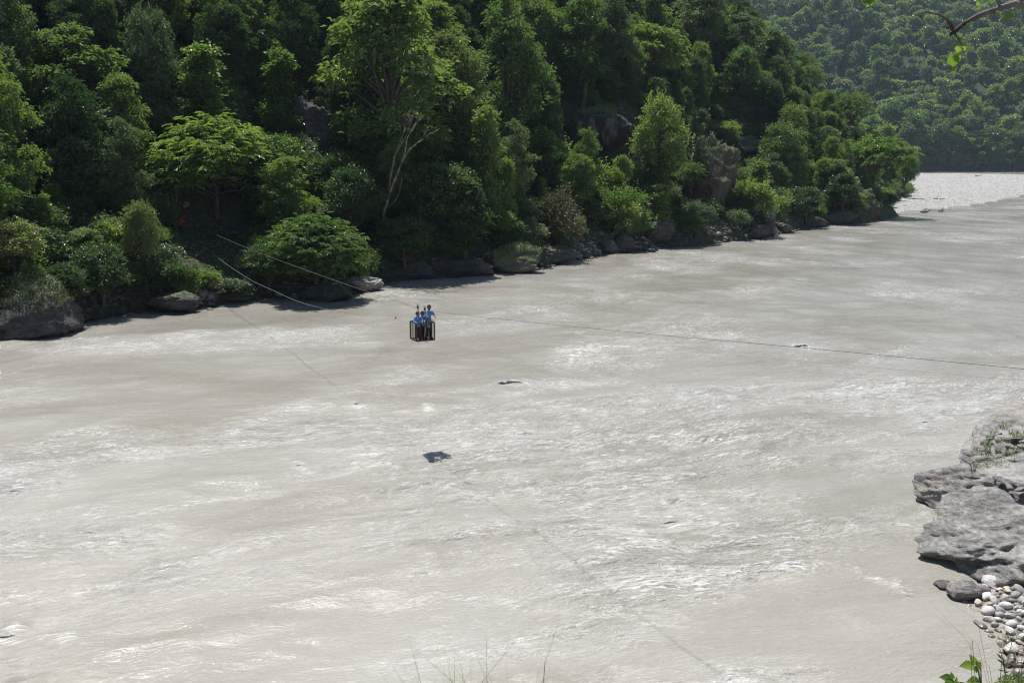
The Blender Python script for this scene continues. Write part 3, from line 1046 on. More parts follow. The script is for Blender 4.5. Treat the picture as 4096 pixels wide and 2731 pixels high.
hero('round', 'dark', 420, 1262, 960, 270, "dark leafy tree overhanging the water right of the grass-capped rock", var=2)
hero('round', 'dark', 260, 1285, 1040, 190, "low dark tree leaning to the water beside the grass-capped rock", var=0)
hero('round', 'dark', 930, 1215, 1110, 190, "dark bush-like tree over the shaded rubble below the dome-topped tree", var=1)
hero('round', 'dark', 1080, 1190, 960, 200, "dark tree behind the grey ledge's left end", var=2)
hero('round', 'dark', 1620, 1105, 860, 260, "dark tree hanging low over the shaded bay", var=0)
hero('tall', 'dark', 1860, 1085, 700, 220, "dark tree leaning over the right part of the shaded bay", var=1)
hero('feather', 'mid', 2760, 830, 640, 120, "ferny shrub clinging to the left of the cliff rock", var=1)
hero('bush', 'mid', 2900, 800, 690, 110, "leafy shrub growing on the cliff rock", var=0)
hero('bush', 'grey', 2790, 700, 590, 130, "grey-green shrub draped over the top of the cliff rock", var=2)
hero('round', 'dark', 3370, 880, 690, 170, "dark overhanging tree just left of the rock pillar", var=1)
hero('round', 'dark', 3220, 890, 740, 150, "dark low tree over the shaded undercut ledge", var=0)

hero('tall', 'mid', 800, 215, -60, 270, "tall mid green tree at the top of the slope above the slender light green tree", var=2)
hero('tall', 'grey', 930, 300, -40, 250, "tall grey-green tree between the two pointed light green trees", var=0)

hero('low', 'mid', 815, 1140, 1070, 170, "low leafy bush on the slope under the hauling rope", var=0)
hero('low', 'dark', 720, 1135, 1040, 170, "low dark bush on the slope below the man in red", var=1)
hero('bush', 'mid', 740, 1190, 1110, 130, "small green bush above the dark waterline boulder", var=1)

# --- the rest of the wood, tree by tree
rs = np.random.default_rng(11)
pts = rs.uniform((-75, 66), (135, 350), (14000, 2))
hz = h_hill(pts[:, 0], pts[:, 1])
sd = poly_sd(pts[:, 0], pts[:, 1], POLY_HILL)
chosen = [(e[0].location.x, e[0].location.y, e[3] * e[8] / F) for e in PLACED]
nfill, nbush = 0, 0
skips = []
for (x, y), z, d in zip(pts, hz, sd):
    if d < 0.8:
        continue
    a, b, dep = proj((x, y, z + 7))
    tb_ = proj((x, y, z))[1]
    if a < -150 or a > 3700 or b > 1400 or tb_ < 15:
        continue
    small = d < 5
    if (small and nbush > 95) or (not small and nfill > 200):
        continue
    hgt = (rs.uniform(2.4, 5.0) if small else rs.uniform(10.0, 17.5))
    wid = hgt * (rs.uniform(0.42, 0.66) if not small else rs.uniform(0.9, 1.3))
    wid = min(wid, 9.0)
    if a > 3250:
        hgt *= 0.72
    elif a > 2900:
        hgt *= 0.88
    top = proj((x, y, z + hgt))[1]
    hw = wid * F / dep / 2
    if chosen and any((x - u) ** 2 + (y - v_) ** 2 < (0.42 * (wid / 2 + r_) + (0.9 if not small else 0.4)) ** 2 for u, v_, r_ in chosen):
        continue
    for _try in range(3):
        bad = False
        for (x0, y0, x1, y1, md) in CLEAR:
            if dep < md and a + hw * 0.85 > x0 and a - hw * 0.85 < x1 and top < y1 - 12 and tb_ - 10 > y0:
                bad = True
                break
        if not bad:
            break
        hgt *= 0.62
        wid *= 0.72
        hw *= 0.72
        top = proj((x, y, z + hgt))[1]
    if bad or hgt < 2.2 or (600 < a < 960 and 960 < tb_ < 1190 and dep < 97):
        # a low plant may still stand where a tree would hide what is behind
        skips.append((x, y, z))
        continue
    chosen.append((x, y, wid / 2))
    if small:
        kd = rs.choice(['bush', 'bush', 'low', 'round'])
        lf = rs.choice(['mid', 'bright', 'dark', 'grey', 'mid'])
    else:
        kd = rs.choice(['tall', 'tall', 'round', 'round', 'column', 'feather', 'umbrella'], p=[.30, .28, .15, .10, .08, .06, .03])
        lf = rs.choice(['mid', 'dark', 'grey', 'bright', 'yellow'], p=[.42, .20, .19, .15, .04])
        if kd == 'column':
            wid *= 0.6
    put_tree(str(kd), str(lf), (x, y, z), hgt, wid, var=int(rs.integers(9)), rz=float(rs.uniform(0, 6.28)))
    if PLACED[-1][5] in ('bush', 'low'):
        nbush += 1
    else:
        nfill += 1
print("bushes", nbush)
print("filler trees", nfill)

LAND = [("the dome-topped tree", 865, 600), ("the streaked boulder", 2400, 520), ("the two men", 710, 900),
        ("the pale bare tree", 1530, 700), ("the tilted dark boulder", 1240, 490), ("the cliff rock", 2830, 680),
        ("the rock pillar", 3480, 830), ("the grass-capped rock", 150, 1230), ("the low round boulder", 2975, 590),
        ("the grey rock ledge", 1400, 1150), ("the mossy boulder", 2060, 1050), ("the pale shingle", 2450, 980),
        ("the slender tree", 825, 350), ("the forked tree", 1520, 150), ("the olive tree", 3260, 260),
        ("the straight-trunked tree", 2020, 200), ("the spreading tree", 2560, 200), ("the layered tree", 310, 250)]
TONE = {'bright': 'bright green', 'mid': 'mid green', 'dark': 'dark green', 'grey': 'grey-green', 'yellow': 'yellow-green', 'brown': 'brownish', 'blue': 'silvery'}
KW = {'tall': 'drooping tree', 'round': 'rounded tree', 'column': 'slender tree', 'umbrella': 'flat-topped tree', 'dome': 'dome-topped tree', 'feather': 'feathery tree', 'bush': 'bush', 'low': 'low bush'}
bylab = {}
for e in PLACED:
    o, a, b = e[0], e[1], e[2]
    if "label" in o:
        continue
    nm, lx, ly = min(LAND, key=lambda q: (q[1] - a) ** 2 + (q[2] - b) ** 2)
    dx, dy = a - lx, b - ly
    dist = math.hypot(dx, dy)
    v_ = 'above' if dy < -60 else ('below' if dy > 60 else '')
    h_ = 'left' if dx < -60 else ('right' if dx > 60 else '')
    near = 'just ' if dist < 190 else ('' if dist < 380 else 'well ')
    if v_ and h_:
        rel = f"{near}{v_} and {h_} of {nm}"
    elif v_:
        rel = f"{near}{v_} {nm}"
    elif h_:
        rel = f"{near}{h_} of {nm}"
    else:
        rel = f"close beside {nm}"
    bylab.setdefault((TONE[e[6]], KW[e[5]], rel), []).append(e)
ORD = ['first', 'second', 'third', 'fourth', 'fifth', 'sixth', 'seventh', 'eighth', 'ninth', 'tenth', 'eleventh', 'twelfth', 'thirteenth', 'fourteenth', 'fifteenth', 'sixteenth', 'seventeenth', 'eighteenth', 'nineteenth', 'twentieth'] + ['next'] * 40
NUMW = {2: 'two', 3: 'three', 4: 'four', 5: 'five', 6: 'six', 7: 'seven', 8: 'eight'}
for (tn, kw, rel), L_ in bylab.items():
    L_.sort(key=lambda e: e[1])
    for q, e in enumerate(L_):
        if len(L_) == 1:
            lab = f"{tn} {kw} {rel}"
        elif len(L_) == 2:
            lab = f"{('left' if q == 0 else 'right')} one of two {tn} {kw.replace('bush', 'bushe')}s {rel}"
        else:
            lab = f"{ORD[q]} from left of {tn} {kw.replace('bush', 'bushe')}s {rel}"
        isb = 'bush' in kw
        tag(e[0], lab, "bush" if isb else "tree", "bushes along the far bank" if isb else "trees of the wooded slope")

# pale, nearly bare tree with crooked limbs
def bare_tree(foot, top_px, name_label, spread=1.0, seed=3, leaves=True):
    r = np.random.default_rng(seed)
    dep = proj(foot)[2]
    Ht = (proj(foot)[1] - top_px) * dep / F
    root = empty("tree", (foot[0], foot[1], foot[2] - 0.1))
    tb = MB()
    tips = []

    def grow(p, d, ln, rad, lvl):
        n = 5
        pts_ = [p]
        for q in range(n):
            d = d + r.normal(0, 0.13, 3)
            d[2] += 0.05
            d /= np.linalg.norm(d)
            p = p + d * ln / n
            pts_.append(p)
        tb.tube(pts_, np.linspace(rad, rad * 0.62, n + 1), 7 if lvl < 2 else 4, caps=lvl > 1)
        if lvl < 4:
            for _ in range(2 if lvl < 3 else 3):
                nd = d + r.normal(0, 0.42, 3) * np.array([1, 0.8, 0.5])
                grow(p, nd / np.linalg.norm(nd), ln * r.uniform(0.5, 0.72), rad * 0.6, lvl + 1)
        else:
            tips.append(p)
    grow(np.zeros(3), np.array([0.02, 0, 1.0]), Ht * 0.36, 0.23, 0)
    # low side limb to the right
    q0 = np.array([0.1, 0, Ht * 0.22])
    tb.tube([q0, q0 + [0.6, 0, .45], q0 + [1.3, -.1, .9], q0 + [1.9, -.2, 1.9], q0 + [2.2, -.2, 3.4]], [.12, .1, .085, .06, .03], 6)
    add("trunk", tb.mesh("bare_trunk", True), BARK_PALE, root)
    if leaves:
        P_, D_ = [], []
        for tp in tips[::3]:
            P_.append(tp + r.normal(0, 0.12, (7, 3)))
            D_.append(rdir(7, r, -0.3))
        P_, D_ = np.concatenate(P_), np.concatenate(D_)
        V_, F_, T_ = leaf_cloud(P_, D_, np.array([0, 0, 1.0]) + r.normal(0, 0.3, P_.shape), 0.28, 0.11, r.uniform(0.4, 1, len(P_)), 0.3)
        add("crown", mk_mesh("bare_crown", V_, F_, attrs={"tint": T_}), LEAF['yellow'], root)
    tag(root, name_label, "tree")
    return root


bare_tree(hit(1528, 985), 330, "pale-barked nearly bare tree with crooked limbs over the shaded bay")
bare_tree(hit(1690, 800), 440, "smaller bare twiggy tree right of the pale bare tree", seed=8)

# leafy ground cover that nobody could count
rs = np.random.default_rng(5)
n = 60000
gx = rs.uniform(-70, 130, n * 3)
gy = rs.uniform(66, 330, n * 3)
gd = poly_sd(gx, gy, POLY_HILL)
ok = (gd > 0.6) & (gd < 34) & (fbm2(gx / 4, gy / 4, 91, 2) > -0.12)
gx, gy = gx[ok][:n], gy[ok][:n]
gz = h_hill(gx, gy) + rs.uniform(0, 0.55, len(gx))
Pp = np.stack([gx, gy, gz], 1)
Vv, Ff, Tt = leaf_cloud(Pp, rdir(len(Pp), rs, 0.0), np.array([0, -0.3, 1.0]) + rs.normal(0, 0.5, Pp.shape), rs.uniform(0.3, 0.75, len(Pp)), rs.uniform(0.12, 0.3, len(Pp)), rs.uniform(0, 1, len(Pp)), 0.3)
tag(add("undergrowth", mk_mesh("undergrowth", Vv, Ff, attrs={"tint": Tt}), LEAF['mid']), "leafy undergrowth covering the wooded slope", "undergrowth", kind="stuff")


def scatter(name, pts_, objs, label, seed, smin, smax, zf=1.0):
    """one mass of plants nobody would count, instanced on points"""
    r = np.random.default_rng(seed)
    n_ = len(pts_)
    me_ = bpy.data.meshes.new(name)
    me_.vertices.add(n_)
    me_.vertices.foreach_set("co", np.asarray(pts_, np.float32).ravel())
    a1 = me_.attributes.new("rot", 'FLOAT_VECTOR', 'POINT')
    a1.data.foreach_set("vector", np.stack([r.normal(0, 0.06, n_), r.normal(0, 0.06, n_), r.uniform(0, 6.28, n_)], 1).astype(np.float32).ravel())
    a2 = me_.attributes.new("size", 'FLOAT_VECTOR', 'POINT')
    q1 = r.uniform(smin, smax, n_)
    a2.data.foreach_set("vector", np.stack([q1, q1, q1 * zf * r.uniform(0.8, 1.4, n_)], 1).astype(np.float32).ravel())
    a3 = me_.attributes.new("pick", 'INT', 'POINT')
    a3.data.foreach_set("value", r.integers(0, len(objs), n_).astype(np.int32))
    col_ = bpy.data.collections.new(name + "_kinds")       # not linked to the scene: only instanced
    for m_, mt in objs:
        so = bpy.data.objects.new(name + "_kind", m_.copy())
        so.data.materials.clear()
        so.data.materials.append(mt)
        col_.objects.link(so)
    o = add(name, me_)
    tag(o, label, name, kind="stuff")
    ng = bpy.data.node_groups.new("scatter_" + name, 'GeometryNodeTree')
    ng.interface.new_socket("Geometry", in_out='INPUT', socket_type='NodeSocketGeometry')
    ng.interface.new_socket("Geometry", in_out='OUTPUT', socket_type='NodeSocketGeometry')
    gi, go = ng.nodes.new('NodeGroupInput'), ng.nodes.new('NodeGroupOutput')
    ci = ng.nodes.new('GeometryNodeCollectionInfo')
    ci.inputs['Collection'].default_value = col_
    ci.inputs['Separate Children'].default_value = True
    ci.inputs['Reset Children'].default_value = True
    ip = ng.nodes.new('GeometryNodeInstanceOnPoints')
    ip.inputs['Pick Instance'].default_value = True

    def named(nm, dt):
        x_ = ng.nodes.new('GeometryNodeInputNamedAttribute')
        x_.data_type = dt
        x_.inputs['Name'].default_value = nm
        return x_.outputs['Attribute']
    ng.links.new(gi.outputs[0], ip.inputs['Points'])
    ng.links.new(ci.outputs[0], ip.inputs['Instance'])
    ng.links.new(named('pick', 'INT'), ip.inputs['Instance Index'])
    ng.links.new(named('rot', 'FLOAT_VECTOR'), ip.inputs['Rotation'])
    ng.links.new(named('size', 'FLOAT_VECTOR'), ip.inputs['Scale'])
    ng.links.new(ip.outputs[0], go.inputs[0])
    md = o.modifiers.new("scatter", 'NODES')
    md.node_group = ng
    return o


# brushwood between the trees
rs = np.random.default_rng(19)
gx = rs.uniform(-70, 132, 9000)
gy = rs.uniform(66, 345, 9000)
gd = poly_sd(gx, gy, POLY_HILL)
gz = h_hill(gx, gy)
KEEP = [(640, 830, 1000, 1190, 104), (2250, 460, 2580, 660, 195), (2720, 560, 2950, 800, 190), (1190, 390, 1300, 620, 160), (2925, 545, 3030, 610, 230), (1235, 610, 1330, 700, 118)]
bp_ = []
for x, y, d, z in zip(gx, gy, gd, gz):
    if d < 1.2:
        continue
    a, b, dep = proj((x, y, z))
    if a < -100 or a > 3650 or b < -60:
        continue
    if any(k0 < a < k2 and k1 < b < k3 + 30 and dep < kd_ + 3 for k0, k1, k2, k3, kd_ in KEEP):
        continue
    bp_.append((x, y, z - 0.1))
print("brush", len(bp_))
scatter("brushwood", bp_, [(VAR['bush'][q][1], LEAF[m_]) for q in range(3) for m_ in ('mid', 'dark', 'grey')] + [(VAR['low'][0][1], LEAF['bright']), (VAR['low'][1][1], LEAF['mid'])],
        "tangled brushwood filling the slope between the trees", 3, 0.55, 1.25, 0.85)

rs = np.random.default_rng(29)
sp2 = []
gx = rs.uniform(-70, 130, 12000)
gy = rs.uniform(68, 340, 12000)
gd = poly_sd(gx, gy, POLY_HILL)
gz = h_hill(gx, gy)
grid2 = {}
for x, y, d, z in zip(gx, gy, gd, gz):
    if d < 5:
        continue
    a, b, dep = proj((x, y, z))
    if a < -100 or a > 3560 or b < -20:
        continue
    tp = proj((x, y, z + 9))[1]
    if any(dep < md and x0 - 70 < a < x1 + 70 and tp < y1 - 10 and b > y0 for (x0, y0, x1, y1, md) in CLEAR):
        continue
    key = (int(x // 3.6), int(y // 3.6))
    if key in grid2:
        continue
    grid2[key] = 1
    sp2.append((x, y, z - 0.2))
print("saplings", len(sp2))
scatter("saplings", sp2, [(VAR['tall'][q][1], LEAF[m_]) for q in range(3) for m_ in ('mid', 'dark')] + [(VAR['tall'][0][1], LEAF['grey']), (VAR['column'][0][1], LEAF['mid']), (VAR['column'][1][1], LEAF['bright'])],
        "young slender trees crowded in the gaps of the wood", 13, 0.42, 0.72, 1.0)

# ============================================================ far wood (one mass) with some separate trees at its foot
def far_tree(seed):
    r = np.random.default_rng(seed + 900)
    Hh, R = 11.0, 4.2
    Ps, Ts, Ds = [], [], []
    for q in range(15):
        a = r.uniform(0, 6.28)
        h = r.uniform(0.40, 0.97)
        rad = R * math.sqrt(r.random()) * (1.05 - 0.6 * h)
        c = np.array([rad * math.cos(a), rad * math.sin(a), Hh * h])
        d = rdir(62, r, -0.4)
        Ps.append(c + d * r.uniform(0.6, 1.05, 62)[:, None] * r.uniform(0.9, 1.7) * np.array([1, 1, 0.7]))
        Ds.append(d + r.normal(0, 0.6, (62, 3)))
        Ts.append(np.clip(r.uniform(0.2, 0.8) + r.normal(0, 0.15, 62), 0, 1))
    P_, D_, T_ = np.concatenate(Ps), np.concatenate(Ds), np.concatenate(Ts)
    V_, F_, TT = leaf_cloud(P_, D_, np.array([0, 0, 1.0]) + r.normal(0, 0.4, P_.shape), r.uniform(0.7, 1.2, len(P_)), r.uniform(0.4, 0.65, len(P_)), T_, 0.25)
    m = mk_mesh("far_crown", V_, F_, attrs={"tint": TT})
    tb = MB()
    tb.tube([[0, 0, -1], [0.1, 0, 4], [0, 0.2, 9]], [0.3, 0.22, 0.08], 5)
    return m, tb.mesh("far_trunk")


FAR = [far_tree(s) for s in range(4)]
FARMATS = [LEAF['mid'], LEAF['grey'], LEAF['dark'], LEAF['mid']]
rs = np.random.default_rng(77)
fp = []
gridc = {}
tries = rs.uniform((20, 788), (900, 1235), (30000, 2))
fz = h_far(tries[:, 0], tries[:, 1])
for (x, y), z in zip(tries, fz):
    a, b, dep = proj((x, y, z))
    if a < 2250 or a > 4600 or b < -170 or z < 0.5:
        continue
    key = (int(x // 10), int(y // 10))
    if any((x - u) ** 2 + (y - v_) ** 2 < 9.6 ** 2 for q in range(-1, 2) for w_ in range(-1, 2) for (u, v_) in gridc.get((key[0] + q, key[1] + w_), [])):
        continue
    gridc.setdefault(key, []).append((x, y))
    fp.append((x, y, z))
for x in np.arange(150, 620, 4.6):
    for yo in (2.0, 8.0):
        xx, yy = x + rs.normal(0, 1.5), yo + rs.normal(0, 1.2)
        yy += 786 + 14 * float(fbm2(np.array(xx / 160), np.array(0.0), 41, 2)) + (xx - 300) * 0.02
        fp.append((xx, yy, max(float(h_far(xx, yy)) - 1.5, 0)))
fp = np.array(fp)
order = np.argsort(fp[:, 1])
foot = [q for q in order if 3620 < proj(fp[q])[0] < 4110][:30]
rest = np.setdiff1d(np.arange(len(fp)), foot)
scatter("forest", fp[rest], [(m_, LEAF[mt]) for (m_, _t) in FAR for mt in ('mid', 'grey', 'bright', 'yellow' if _t is FAR[0][1] else 'mid')], "dense hazy wood covering the distant hillside", 7, 1.15, 2.5, 0.95)
foot.sort(key=lambda q: proj(fp[q])[0])
for n_, q in enumerate(foot):
    x, y, z = fp[q]
    s = rs.uniform(0.9, 1.5)
    mt = ['mid', 'grey', 'mid', 'dark'][int(rs.integers(4))]
    root = empty("tree", (x, y, z), rs.uniform(0, 6.28), (s, s, s * rs.uniform(0.9, 1.2)))
    v = FAR[int(rs.integers(4))]
    add("crown", v[0], LEAF[mt], root, link_obj=True)
    add("trunk", v[1], BARK, root, link_obj=True)
    a, b, dep = proj((x, y, z))
    tag(root, f"small {TONE[mt]} distant tree beyond the gravel bar", "tree", "distant trees at the foot of the far hill")
    root["_px"] = a
far_roots = [o for o in bpy.data.objects if "_px" in o]
far_roots.sort(key=lambda o: o["_px"])
OR2 = ["first", "second", "third", "fourth", "fifth", "sixth", "seventh", "eighth", "ninth", "tenth"]
for n_, o in enumerate(far_roots):
    ten, one = divmod(n_, 10)
    zone = ["behind the end of the spur", "beyond the gravel bar's left half", "beyond the gravel bar's middle", "beyond the gravel bar's right half", "at the right end of the far waterline"][min(ten, 4)]
    o["label"] = f"{OR2[one]} from left of the far waterline trees {zone}"
    del o["_px"]

# ============================================================ rocks
def rock(size, seed, sub=4, cuts=9, amp=0.14, strat=2.5, round_=0.0, tilt=0.3, taper=0.0):
    r = np.random.default_rng(seed)
    V, Fc = ico(sub)
    for _ in range(cuts):
        nrm = rdir(1, r)[0]
        dd = r.uniform(0.55, 0.88) + round_ * 0.2
        ex = V @ nrm - dd
        V = V - np.outer(np.maximum(ex, 0), nrm) * (0.92 - 0.5 * round_)
    R = rotm(tilt, tilt * 0.7, 0)
    Q_ = V @ R.T
    o = seed * 3.7
    nn = fbm3(Q_[:, 0] * 1.6 + o, Q_[:, 1] * 1.6, Q_[:, 2] * 1.6 * strat, seed, 4)
    n2 = 1 - 2 * np.abs(fbm3(Q_[:, 0] * 3 + o, Q_[:, 1] * 3, Q_[:, 2] * 3 * strat, seed + 5, 3))
    n3_ = 1 - 2 * np.abs(fbm3(Q_[:, 0] * 7 + o, Q_[:, 1] * 7, Q_[:, 2] * 7 * strat, seed + 9, 2))
    V = V * (1 + 1.25 * amp * nn + amp * 0.6 * n2 + (amp * 0.18 * n3_ if sub >= 5 else 0))[:, None]
    V[:, :2] *= (1 - taper * np.clip((V[:, 2:3] + 0.6) / 1.5, 0, 1))
    return V * np.array(size), Fc


def put_rock(name, mat, loc, size, seed, label=None, cat=None, group=None, rz=0.0, sub=4, parent=None, **kw):
    V, Fc = rock(size, seed, sub=sub, **kw)
    V = V @ rotm(0, 0, rz).T
    me_ = mk_mesh(name, V, Fc, smooth=sub >= 4)
    o = add(name, me_, mat, parent, loc)
    if label:
        tag(o, label, cat or "boulder", group)
    return o


def sized(px0, py0, px1, py1, dep_shift=0.0, z=None):
    """centre and half size of a rock seen inside a picture box, foot of the box on the ground"""
    p = hit((px0 + px1) / 2, py1 - 2)
    dep = proj(p)[2]
    w_ = (px1 - px0) * dep / F
    h_ = (py1 - py0) * dep / F
    return p, w_, h_


def boulder(px0, py0, px1, py1, mat, label, seed, depth=0.8, rz=0.0, sub=5, name="boulder", **kw):
    p, w_, h_ = sized(px0, py0, px1, py1)
    o = put_rock(name, mat, (p[0], p[1] + w_ * depth * 0.3, p[2] + h_ * 0.45), (w_ * 0.60, w_ * depth * 0.6, h_ * 0.62), seed, label, "boulder", rz=rz, sub=sub, **kw)
    return o, p, w_, h_


boulder(2275, 452, 2540, 600, ROCK_STREAK, "huge streaked tan and black boulder with a grassy top", 12, amp=0.12, cuts=8, strat=0.6)
boulder(2735, 575, 2940, 835, ROCK_CLIFF, "tall brown cliff rock draped with moss and plants", 22, amp=0.24, cuts=9, strat=1.6)
boulder(2925, 546, 3030, 622, ROCK_CLIFF, "low round dark boulder among bright bushes", 33, amp=0.1)
boulder(1185, 380, 1300, 615, ROCK_DARK, "tilted dark boulder in shade on the left of the slope", 41, amp=0.14, rz=0.4)
boulder(-130, 1105, 310, 1352, ROCK_DARK, "dark rock in the river capped with yellowish grass", 52, depth=0.8, amp=0.17, sub=5, cuts=5, taper=0.78)
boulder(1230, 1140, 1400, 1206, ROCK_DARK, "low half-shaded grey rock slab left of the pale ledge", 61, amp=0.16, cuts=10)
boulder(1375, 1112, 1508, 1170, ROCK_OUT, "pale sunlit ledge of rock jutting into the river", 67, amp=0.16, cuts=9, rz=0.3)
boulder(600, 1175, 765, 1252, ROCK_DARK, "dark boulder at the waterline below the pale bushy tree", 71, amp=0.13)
boulder(1965, 1000, 2165, 1094, ROCK_MOSSY, "mossy green-topped boulder at the water's edge", 81, amp=0.14)
boulder(2570, 890, 2690, 985, ROCK_DARK, "squat dark boulder right of the pale shingle", 91, amp=0.14)
boulder(2530, 810, 2600, 870, ROCK_DARK, "dark mossy rock wedged above the pale shingle", 95, amp=0.14)
boulder(2465, 940, 2545, 1010, ROCK_DARK, "angular grey boulder resting on the shingle", 97, amp=0.1, cuts=12)
boulder(2385, 960, 2470, 1022, ROCK_DARK, "smooth dark grey boulder at the foot of the shingle", 99, amp=0.1)
boulder(3020, 820, 3110, 925, ROCK_DARK, "upright dark rock near the base of the spur", 103, amp=0.15)
boulder(2985, 900, 3085, 960, ROCK_DARK, "flat grey rock awash near the base of the spur", 107, amp=0.12)
boulder(3085, 895, 3170, 932, ROCK_DARK, "jagged low rocks where the spur meets the river", 109, amp=0.2, cuts=13)
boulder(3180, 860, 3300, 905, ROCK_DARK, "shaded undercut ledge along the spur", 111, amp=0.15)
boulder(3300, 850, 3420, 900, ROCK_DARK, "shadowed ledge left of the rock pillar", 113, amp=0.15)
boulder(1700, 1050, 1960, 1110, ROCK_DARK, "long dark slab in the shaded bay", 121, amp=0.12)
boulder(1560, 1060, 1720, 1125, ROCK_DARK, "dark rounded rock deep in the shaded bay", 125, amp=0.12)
boulder(2150, 990, 2290, 1062, ROCK_DARK, "dark tumbled rock right of the mossy waterside boulder", 127, amp=0.18, cuts=12)
boulder(726, 812, 756, 838, ROCK_OUT, "small sunlit white stone above the man in red", 131, amp=0.1, sub=3)
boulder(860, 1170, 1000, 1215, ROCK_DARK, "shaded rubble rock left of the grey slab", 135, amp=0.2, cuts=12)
# rock pillar at the point with its leafy cap
pp = at_z(3487, 886)
put_rock("rock_pillar", ROCK_CLIFF, (pp[0], pp[1] + 2.0, 2.4), (2.3, 2.4, 3.6), 141, "dark rock pillar standing in the river at the point of the spur", "rock pillar", sub=5, amp=0.14, cuts=5, strat=2.0)
pp = at_z(3400, 880)
put_rock("rock_arch", ROCK_CLIFF, (pp[0] + 1.5, pp[1] + 4, 4.4), (5.0, 2.6, 1.5), 143, "dark overhanging rock roof left of the rock pillar", "rock overhang", sub=4, amp=0.15, cuts=6)

# stones along the far waterline: parts of the bank
def stone_set(parent, spots, mats, sub=2, seed0=0, nvar=10, flat=0.55, round_frac=0.5):
    r = np.random.default_rng(seed0 + 5)
    meshes = []
    for q in range(nvar):
        rd = q < nvar * round_frac
        V, Fc = rock((1, r.uniform(0.6, 0.9), r.uniform(0.4, 0.7)), seed0 + q + 300, sub=sub if not rd else sub, cuts=3 if rd else 9, amp=0.05 if rd else 0.12, strat=1.5, round_=1.0 if rd else 0.0)
        meshes.append([V, Fc, rd])
    data = {}
    for (x, y, z, s, mi) in spots:
        q = int(r.integers(nvar))
        key = (q, mi)
        if key not in data:
            m_ = mk_mesh("stone", meshes[q][0], meshes[q][1], smooth=meshes[q][2])
            m_.materials.append(mats[mi])
            data[key] = m_
        o = bpy.data.objects.new("stone", data[key])
        COL.objects.link(o)
        o.parent = parent
        o.location = (x, y, z)
        o.scale = (s, s, s)
        o.rotation_euler = (r.normal(0, 0.3), r.normal(0, 0.3), r.uniform(0, 6.28))


rs = np.random.default_rng(15)
spots = []
zones = [((2290, 2400), (960, 1035), 60), ((2400, 2630), (930, 1010), 90), ((690, 860), (1170, 1245), 45), ((2830, 3000), (900, 960), 35), ((2280, 2380), (1000, 1040), 20), ((1000, 1230), (1180, 1200), 25), ((1880, 1980), (1020, 1090), 20)]
for (xr, yr, n_) in zones:
    for _ in range(n_):
        a, b = rs.uniform(*xr), rs.uniform(*yr)
        p = hit(a, b)
        if p[2] < 0.02:
            p[2] = 0.0
        s = rs.uniform(0.14, 0.48) * (1.3 if rs.random() < 0.15 else 1)
        spots.append((p[0], p[1], p[2] + s * 0.2, s, int(rs.integers(3))))
stone_set(hill, spots[:295], [ROCK_GREY, ROCK_OUT, ROCK_DARK], sub=2, seed0=10, round_frac=0.2)

# dark rubble that is too small to pick apart, all along the waterline
mb = MB()
for _ in range(1500):
    q = rs.uniform(2, len(SHORE) - 2)
    i_ = int(q)
    p = SHORE[i_] * (1 - (q - i_)) + SHORE[i_ + 1] * (q - i_)
    x, y = p + rs.normal(0, 0.5, 2) + np.array([-0.4, 0.6])
    s = rs.uniform(0.12, 0.5)
    V, Fc = ico(1)
    V = V * (1 + 0.25 * rs.normal(0, 1, (len(V), 1))) * s * np.array([1, 0.9, 0.6])
    mb.put(V + np.array([x, y, max(h_hill(x, y), 0) + 0.05]), Fc)
tag(add("rubble", mb.mesh("rubble"), ROCK_DARK), "dark broken rubble strewn along the far waterline", "rubble", kind="stuff")

# ---------------------------------------------------------------- the near outcrop and cobbles
def outcrop(name, box, ztop, mat, label, seed, depth, amp, strat, rz, tilt=0.35, sub=6, cuts=7, dz=0.0):
    px0, py0, px1, py1 = box
    c0 = at_z((px0 + px1) / 2, (py0 + py1) / 2, ztop * 0.5)
    dep = proj(c0)[2]
    w_ = (px1 - px0) * dep / F / 2
    return put_rock(name, mat, (c0[0], c0[1], ztop * 0.35 + dz), (w_, depth, ztop * 0.85), seed, label, "rock", rz=rz, sub=sub, amp=amp, strat=strat, cuts=cuts, tilt=tilt)


q1, q2 = at_z(3850, 1805, 1.0), at_z(4170, 1620, 1.0)
qd = (q2 - q1)[:2]
ql = np.linalg.norm(qd)
qd /= ql
qc = (q1 + q2)[:2] / 2 + np.array([qd[1], -qd[0]]) * 2.0
put_rock("rock_outcrop", ROCK_OUT, (qc[0], qc[1], 0.65), (ql * 0.66, 2.7, 1.55), 201, "sloping grey bedrock slab furthest up the near bank", "rock", rz=math.atan2(qd[1], qd[0]), sub=6, amp=0.10, strat=2.2, cuts=5, tilt=0.5)
outcrop("rock_outcrop", (3690, 1850, 4500, 2080), 1.75, ROCK_OUT, "pale weathered bedrock hump in the middle of the outcrop", 207, 3.4, 0.09, 2.2, 0.15, tilt=0.5, cuts=5)
outcrop("rock_outcrop", (3725, 1970, 4340, 2315), 1.75, ROCK_OUT2, "dark fissured bedrock face dropping into the river beside the cobbles", 215, 2.7, 0.17, 2.4, 0.1, cuts=6, tilt=0.5)
outcrop("boulder", (3795, 2325, 3915, 2400), 0.55, ROCK_OUT, "pointed grey angular boulder at the corner of the cobble shore", 223, 0.5, 0.1, 1.5, 0.5, sub=4, cuts=12)
outcrop("boulder", (3720, 2318, 3830, 2360), 0.14, ROCK_GREY, "flat wet rock almost under the water off the cobble shore", 227, 0.3, 0.12, 1.5, 0.3, sub=4, cuts=10)
sp_ = at_z(4008, 1940, 1.9)
put_rock("boulder", ROCK_DARK, tuple(sp_), (0.16, 0.13, 0.19), 229, "small upright dark stone perched on the pale bedrock hump", "boulder", sub=3, amp=0.08)


